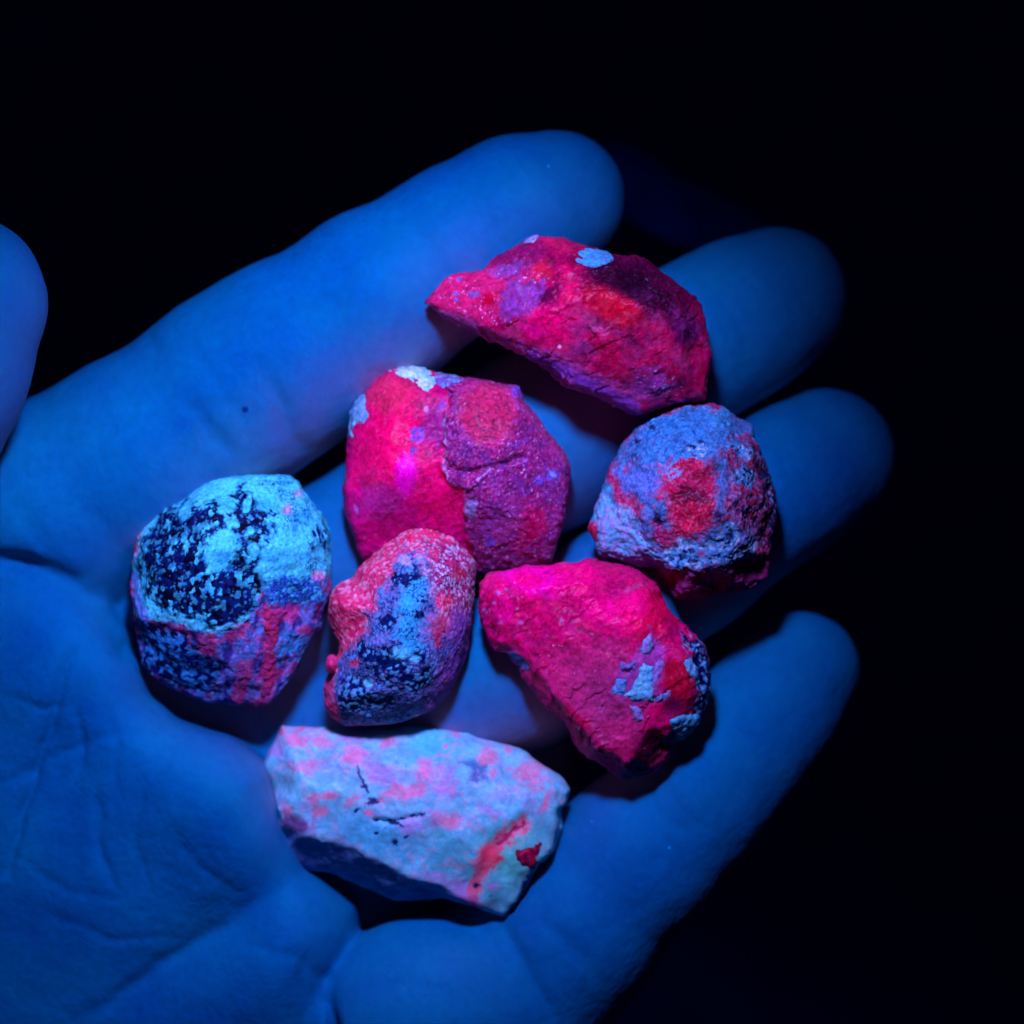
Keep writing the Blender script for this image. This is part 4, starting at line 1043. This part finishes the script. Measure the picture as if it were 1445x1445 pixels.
# ---- 7: pale stone with pink flecks
def stone_pale():
    K = crop(350, 1000, 0.3253)
    out = K((130, 65), (230, 70), (340, 85), (520, 90), (640, 85), (780, 72), (850, 85), (1000, 130), (1130, 155), (1220, 190), (1290, 250), (1370, 305), (1405, 355), (1390, 410), (1360, 440, 84), (1360, 520, 94), (1330, 610, 96), (1270, 680, 98), (1230, 770, 96), (1180, 850, 94), (1110, 905, 92), (1040, 890, 86),
            (970, 860, 62), (820, 825, 54), (640, 840, 50), (540, 800, 50), (330, 720, 50), (200, 690, 50), (130, 640, 56), (105, 560, 56), (110, 480), (90, 350), (60, 250), (80, 180), (110, 130))
    top = K((150, 480, 98), (240, 530, 106), (450, 585, 118), (600, 660, 122), (700, 715, 120), (850, 760, 114), (960, 835, 102),
            (200, 150, 95), (250, 300, 125), (450, 180, 115), (500, 400, 130), (700, 250, 120), (800, 450, 134), (950, 250, 118), (1000, 600, 130), (1150, 350, 122), (1250, 450, 114), (1180, 650, 116), (1100, 800, 104), (1300, 350, 98), (650, 580, 128), (400, 480, 122))
    def tmod(X, Y, T):
        dl, t = seg_dist(X, Y, K((900, 230), (980, 265), (1030, 300)))
        T = T - 7 * np.exp(-(dl / 9) ** 2)
        dl, t = seg_dist(X, Y, K((560, 465), (640, 470), (740, 445)))
        T = T - 6 * np.exp(-(dl / 4) ** 2)
        dl, t = seg_dist(X, Y, K((1190, 480), (1100, 540), (1040, 620), (1000, 760)))
        T = T - 5 * np.exp(-(dl / 9) ** 2)
        return T
    s = Stone(out, top, 62, edges=[(i, i + 1) for i in range(6)], h=1.7, round_=9, tmod=tmod, blur=7)
    V, Q, Nn = s.surf()
    p = Paint(V, C(122, 192, 240), 7)
    f1, f2, cid = p.cells(9, 1)
    p.put(p.noise(40, -.1, .4, 2) * .6, C(165, 165, 240)); p.put(p.noise(30, 0, .4, 3) * .6, C(100, 195, 248)); p.put(p.noise(12, .1, .5, 23) * .3, C(60, 130, 215))
    p.put(p.ell(*K((250, 310))[0], 65, 24, 8, .6, .4), C(115, 195, 240)); p.put(p.ell(*K((800, 150))[0], 36, 24, 10, .7, .4), C(80, 190, 252)); p.put(p.ell(*K((560, 530))[0], 70, 30, 15, .6, .4), C(80, 175, 232))
    p.put(p.poly(K((820, 480), (1200, 470), (1370, 420), (1350, 600), (1200, 780), (1080, 900), (900, 740), (780, 700)), 20, 16) * .8, C(85, 180, 215))
    p.put(p.ell(*K((1150, 620))[0], 34, 40, 20, .6, .3) * .7, C(95, 200, 205)); p.put(p.ell(*K((800, 620))[0], 34, 20, 20, .6, .4) * .7, C(70, 175, 220))
    PK = C(230, 108, 172); PK2 = C(178, 138, 228)
    for c, rx, ry, ro, col in (((260, 240), 22, 9, 0, PK), ((460, 210), 18, 16, 10, PK), ((200, 130), 12, 8, 0, PK), ((300, 130), 20, 12, 0, PK), ((120, 180), 14, 12, 0, PK2), ((560, 250), 22, 20, 0, PK2),
                           ((770, 250), 9, 17, 0, PK), ((850, 300), 17, 22, 0, PK2), ((690, 350), 34, 10, -8, PK), ((1040, 210), 10, 12, 30, PK), ((1220, 280), 22, 17, -20, PK), ((280, 380), 8, 7, 0, PK), ((370, 360), 17, 6, -5, PK), ((450, 385), 17, 9, -40, PK),
                           ((310, 430), 9, 7, -20, PK), ((180, 430), 10, 10, 0, PK), ((530, 435), 7, 4, 0, PK), ((870, 470), 22, 10, 12, PK), ((740, 480), 22, 13, 0, PK2), ((1050, 430), 14, 8, 20, PK2), ((1290, 400), 6, 15, 20, PK), ((880, 745), 24, 10, 20, PK2), ((940, 790), 18, 9, 20, PK2),
                           ((600, 150), 12, 7, -10, PK), ((890, 95), 12, 4, 20, PK), ((440, 110), 20, 6, 0, PK2), ((1060, 760), 10, 7, 0, PK2), ((140, 90), 7, 8, 0, PK), ((240, 75), 8, 4, 0, C(225, 40, 110)), ((860, 155), 4, 3, 0, PK), ((1130, 180), 6, 6, 0, PK), ((1060, 270), 5, 8, 0, PK)):
        m = p.ell(*K(c)[0], rx, ry, ro, .5, 1.0)
        p.put(m * (.75 + .35 * p.w2), col)
    mar = 1 - sstep(.0, .10, np.abs(fbm(V, 34, 4, 71)))
    p.put(mar * p.noise(60, -.2, .3, 72) * .55, C(225, 130, 190)); p.put((1 - sstep(.0, .06, np.abs(fbm(V, 26, 4, 73)))) * p.noise(50, -.1, .4, 74) * .4, C(95, 130, 205))
    vein = p.line(K((1200, 490), (1120, 540), (1060, 610), (1010, 680), (980, 790)), 11, .5, 12)
    p.put(vein * .9, C(232, 88, 142)); p.put(p.ell(*K((1050, 620))[0], 15, 16, 0, .4, .5), C(235, 75, 118))
    p.put(p.line(K((1200, 490), (1130, 530), (1080, 570)), 3.5, .6, 8), C(170, 30, 95))
    p.put(p.ell(*K((970, 860))[0], 20, 18, 0, .5, .6) * .7, C(185, 90, 170))
    p.put(p.poly(K((900, 205), (960, 215), (1040, 240), (1040, 300), (960, 300), (980, 260)), 5, 6) * .75, C(60, 85, 170))
    # dark flecks and cracks
    for c, r in (((510, 320), 5), ((540, 380), 7), ((480, 425), 4), ((530, 350), 3), ((640, 560), 7), ((690, 540), 3), ((570, 520), 3), ((1050, 800), 3), ((490, 260), 3), ((1268, 303), 2), ((1000, 750), 5), ((600, 500), 2)):
        p.put(p.ell(*K(c)[0], r, r * .6, -20, .5, 1.6), C(14, 30, 105))
    p.put(p.line(K((555, 462), (620, 468), (670, 490)), 1.8, .5, 5), C(14, 25, 100)); p.put(p.line(K((620, 468), (700, 455), (770, 430)), 1.4, .5, 5), C(40, 50, 130)); p.put(p.line(K((490, 240), (500, 290), (530, 330)), 1.5, .5, 5), C(40, 40, 120))
    p.put(p.poly(K((1240, 700), (1230, 780), (1180, 860), (1120, 900), (1140, 840), (1190, 790), (1200, 730)), 4, 9), C(20, 32, 110))
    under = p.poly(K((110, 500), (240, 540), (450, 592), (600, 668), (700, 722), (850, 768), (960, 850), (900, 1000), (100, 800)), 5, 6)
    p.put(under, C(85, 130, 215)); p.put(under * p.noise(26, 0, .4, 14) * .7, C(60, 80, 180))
    p.put(p.ell(*K((210, 490))[0], 26, 12, 10, .6, .5) * .8, C(120, 40, 150))
    d = p.chips(60, 7, 41) + 2.4 * fbm(V, 40, 2, 7) + 1.0 * p.w1 + .3 * p.w2
    V = V + Nn * d[:, None]
    s.finish('stone', V, Q, p.c, M_PALE, 'large pale blue-white stone with pink flecks, lowest in the palm')
    w = K((1165, 605), (1200, 600), (1265, 578), (1260, 640), (1225, 680), (1190, 660), (1170, 640))
    s.shell('crystal', lambda X, Y: poly_sdf(X, Y, w) - 4.5, 2.4, M_RED, const(C(190, 10, 60), C(110, 4, 55), 8), 'dark red angular crystal', 1.6, warp=0.8)
    return s

for f in (stone_speckled, stone_slab, stone_pitted, stone_halfmoon, stone_lumpy, stone_wedge, stone_pale):
    st = f()
    print('STONE', f.__name__, 'base', round(st.base), 'verts', len(st.body.data.vertices))

# ------------------------------------------------------------------ dark surroundings
def grid_mesh(name, x0, x1, y0, y1, n, zf, mat):
    xs = np.linspace(x0, x1, n); ys = np.linspace(y0, y1, n)
    X, Y = np.meshgrid(xs, ys, indexing='ij')
    V = np.stack([X.ravel(), Y.ravel(), zf(X, Y).ravel()], 1)
    I = np.arange(n * n).reshape(n, n)
    Q = np.stack([I[:-1, :-1].ravel(), I[1:, :-1].ravel(), I[1:, 1:].ravel(), I[:-1, 1:].ravel()], 1)
    return make_mesh(name, V, Q, mat)[0]

def floor_z(X, Y):
    p = np.stack([X.ravel(), Y.ravel(), np.zeros(X.size)], 1)
    return (-9000 + 300 * fbm(p, 3000, 3, 4)).reshape(X.shape)
floor = grid_mesh('ground', -24000, 25000, -24000, 25000, 90, floor_z, plain('dark cloth', (0.06, 0.05, 0.20)))
floor['kind'] = 'structure'

# a fold of dark blue cloth, far out of focus, showing past the index fingertip
def cloth_fold():
    rng = [(820, 215, -760, 50), (905, 268, -740, 58), (985, 308, -745, 54), (1075, 350, -770, 44), (1180, 420, -830, 30)]
    pts = np.array([P(*q[:3]) + (q[3],) for q in rng])
    n, m = 60, 28
    t = np.linspace(0, len(pts) - 1, n)
    c = np.stack([np.interp(t, np.arange(len(pts)), pts[:, i]) for i in range(4)], 1)
    for _ in range(6):
        c[1:-1] = (c[:-2] + 2 * c[1:-1] + c[2:]) / 4
    dirv = np.gradient(c[:, :3], axis=0); dirv /= np.linalg.norm(dirv, axis=1)[:, None]
    side = np.cross(dirv, [0, 0, 1.0]); side /= np.linalg.norm(side, axis=1)[:, None]
    upv = np.cross(side, dirv)
    V = []; Q = []
    for i in range(n):
        e = math.sqrt(max(0.02, 1 - abs(2 * i / (n - 1) - 1) ** 6))
        for j in range(m):
            a = 2 * math.pi * j / m
            r = c[i, 3] * e * (1 + 0.07 * math.sin(3 * a + i * .2))
            V.append(c[i, :3] + side[i] * r * math.cos(a) + upv[i] * r * math.sin(a) * .7)
    for i in range(n - 1):
        for j in range(m):
            Q.append((i * m + j, i * m + (j + 1) % m, (i + 1) * m + (j + 1) % m, (i + 1) * m + j))
    Q.append(None)
    Q = np.array(Q[:-1])
    o, _ = make_mesh('cloth_roll', np.array(V), Q, plain('navy cloth', (0.03, 0.018, 0.10)))
    o['label'] = 'blurred dark blue roll of cloth in the gloom behind the index fingertip'
    o['category'] = 'cloth'
cloth_fold()
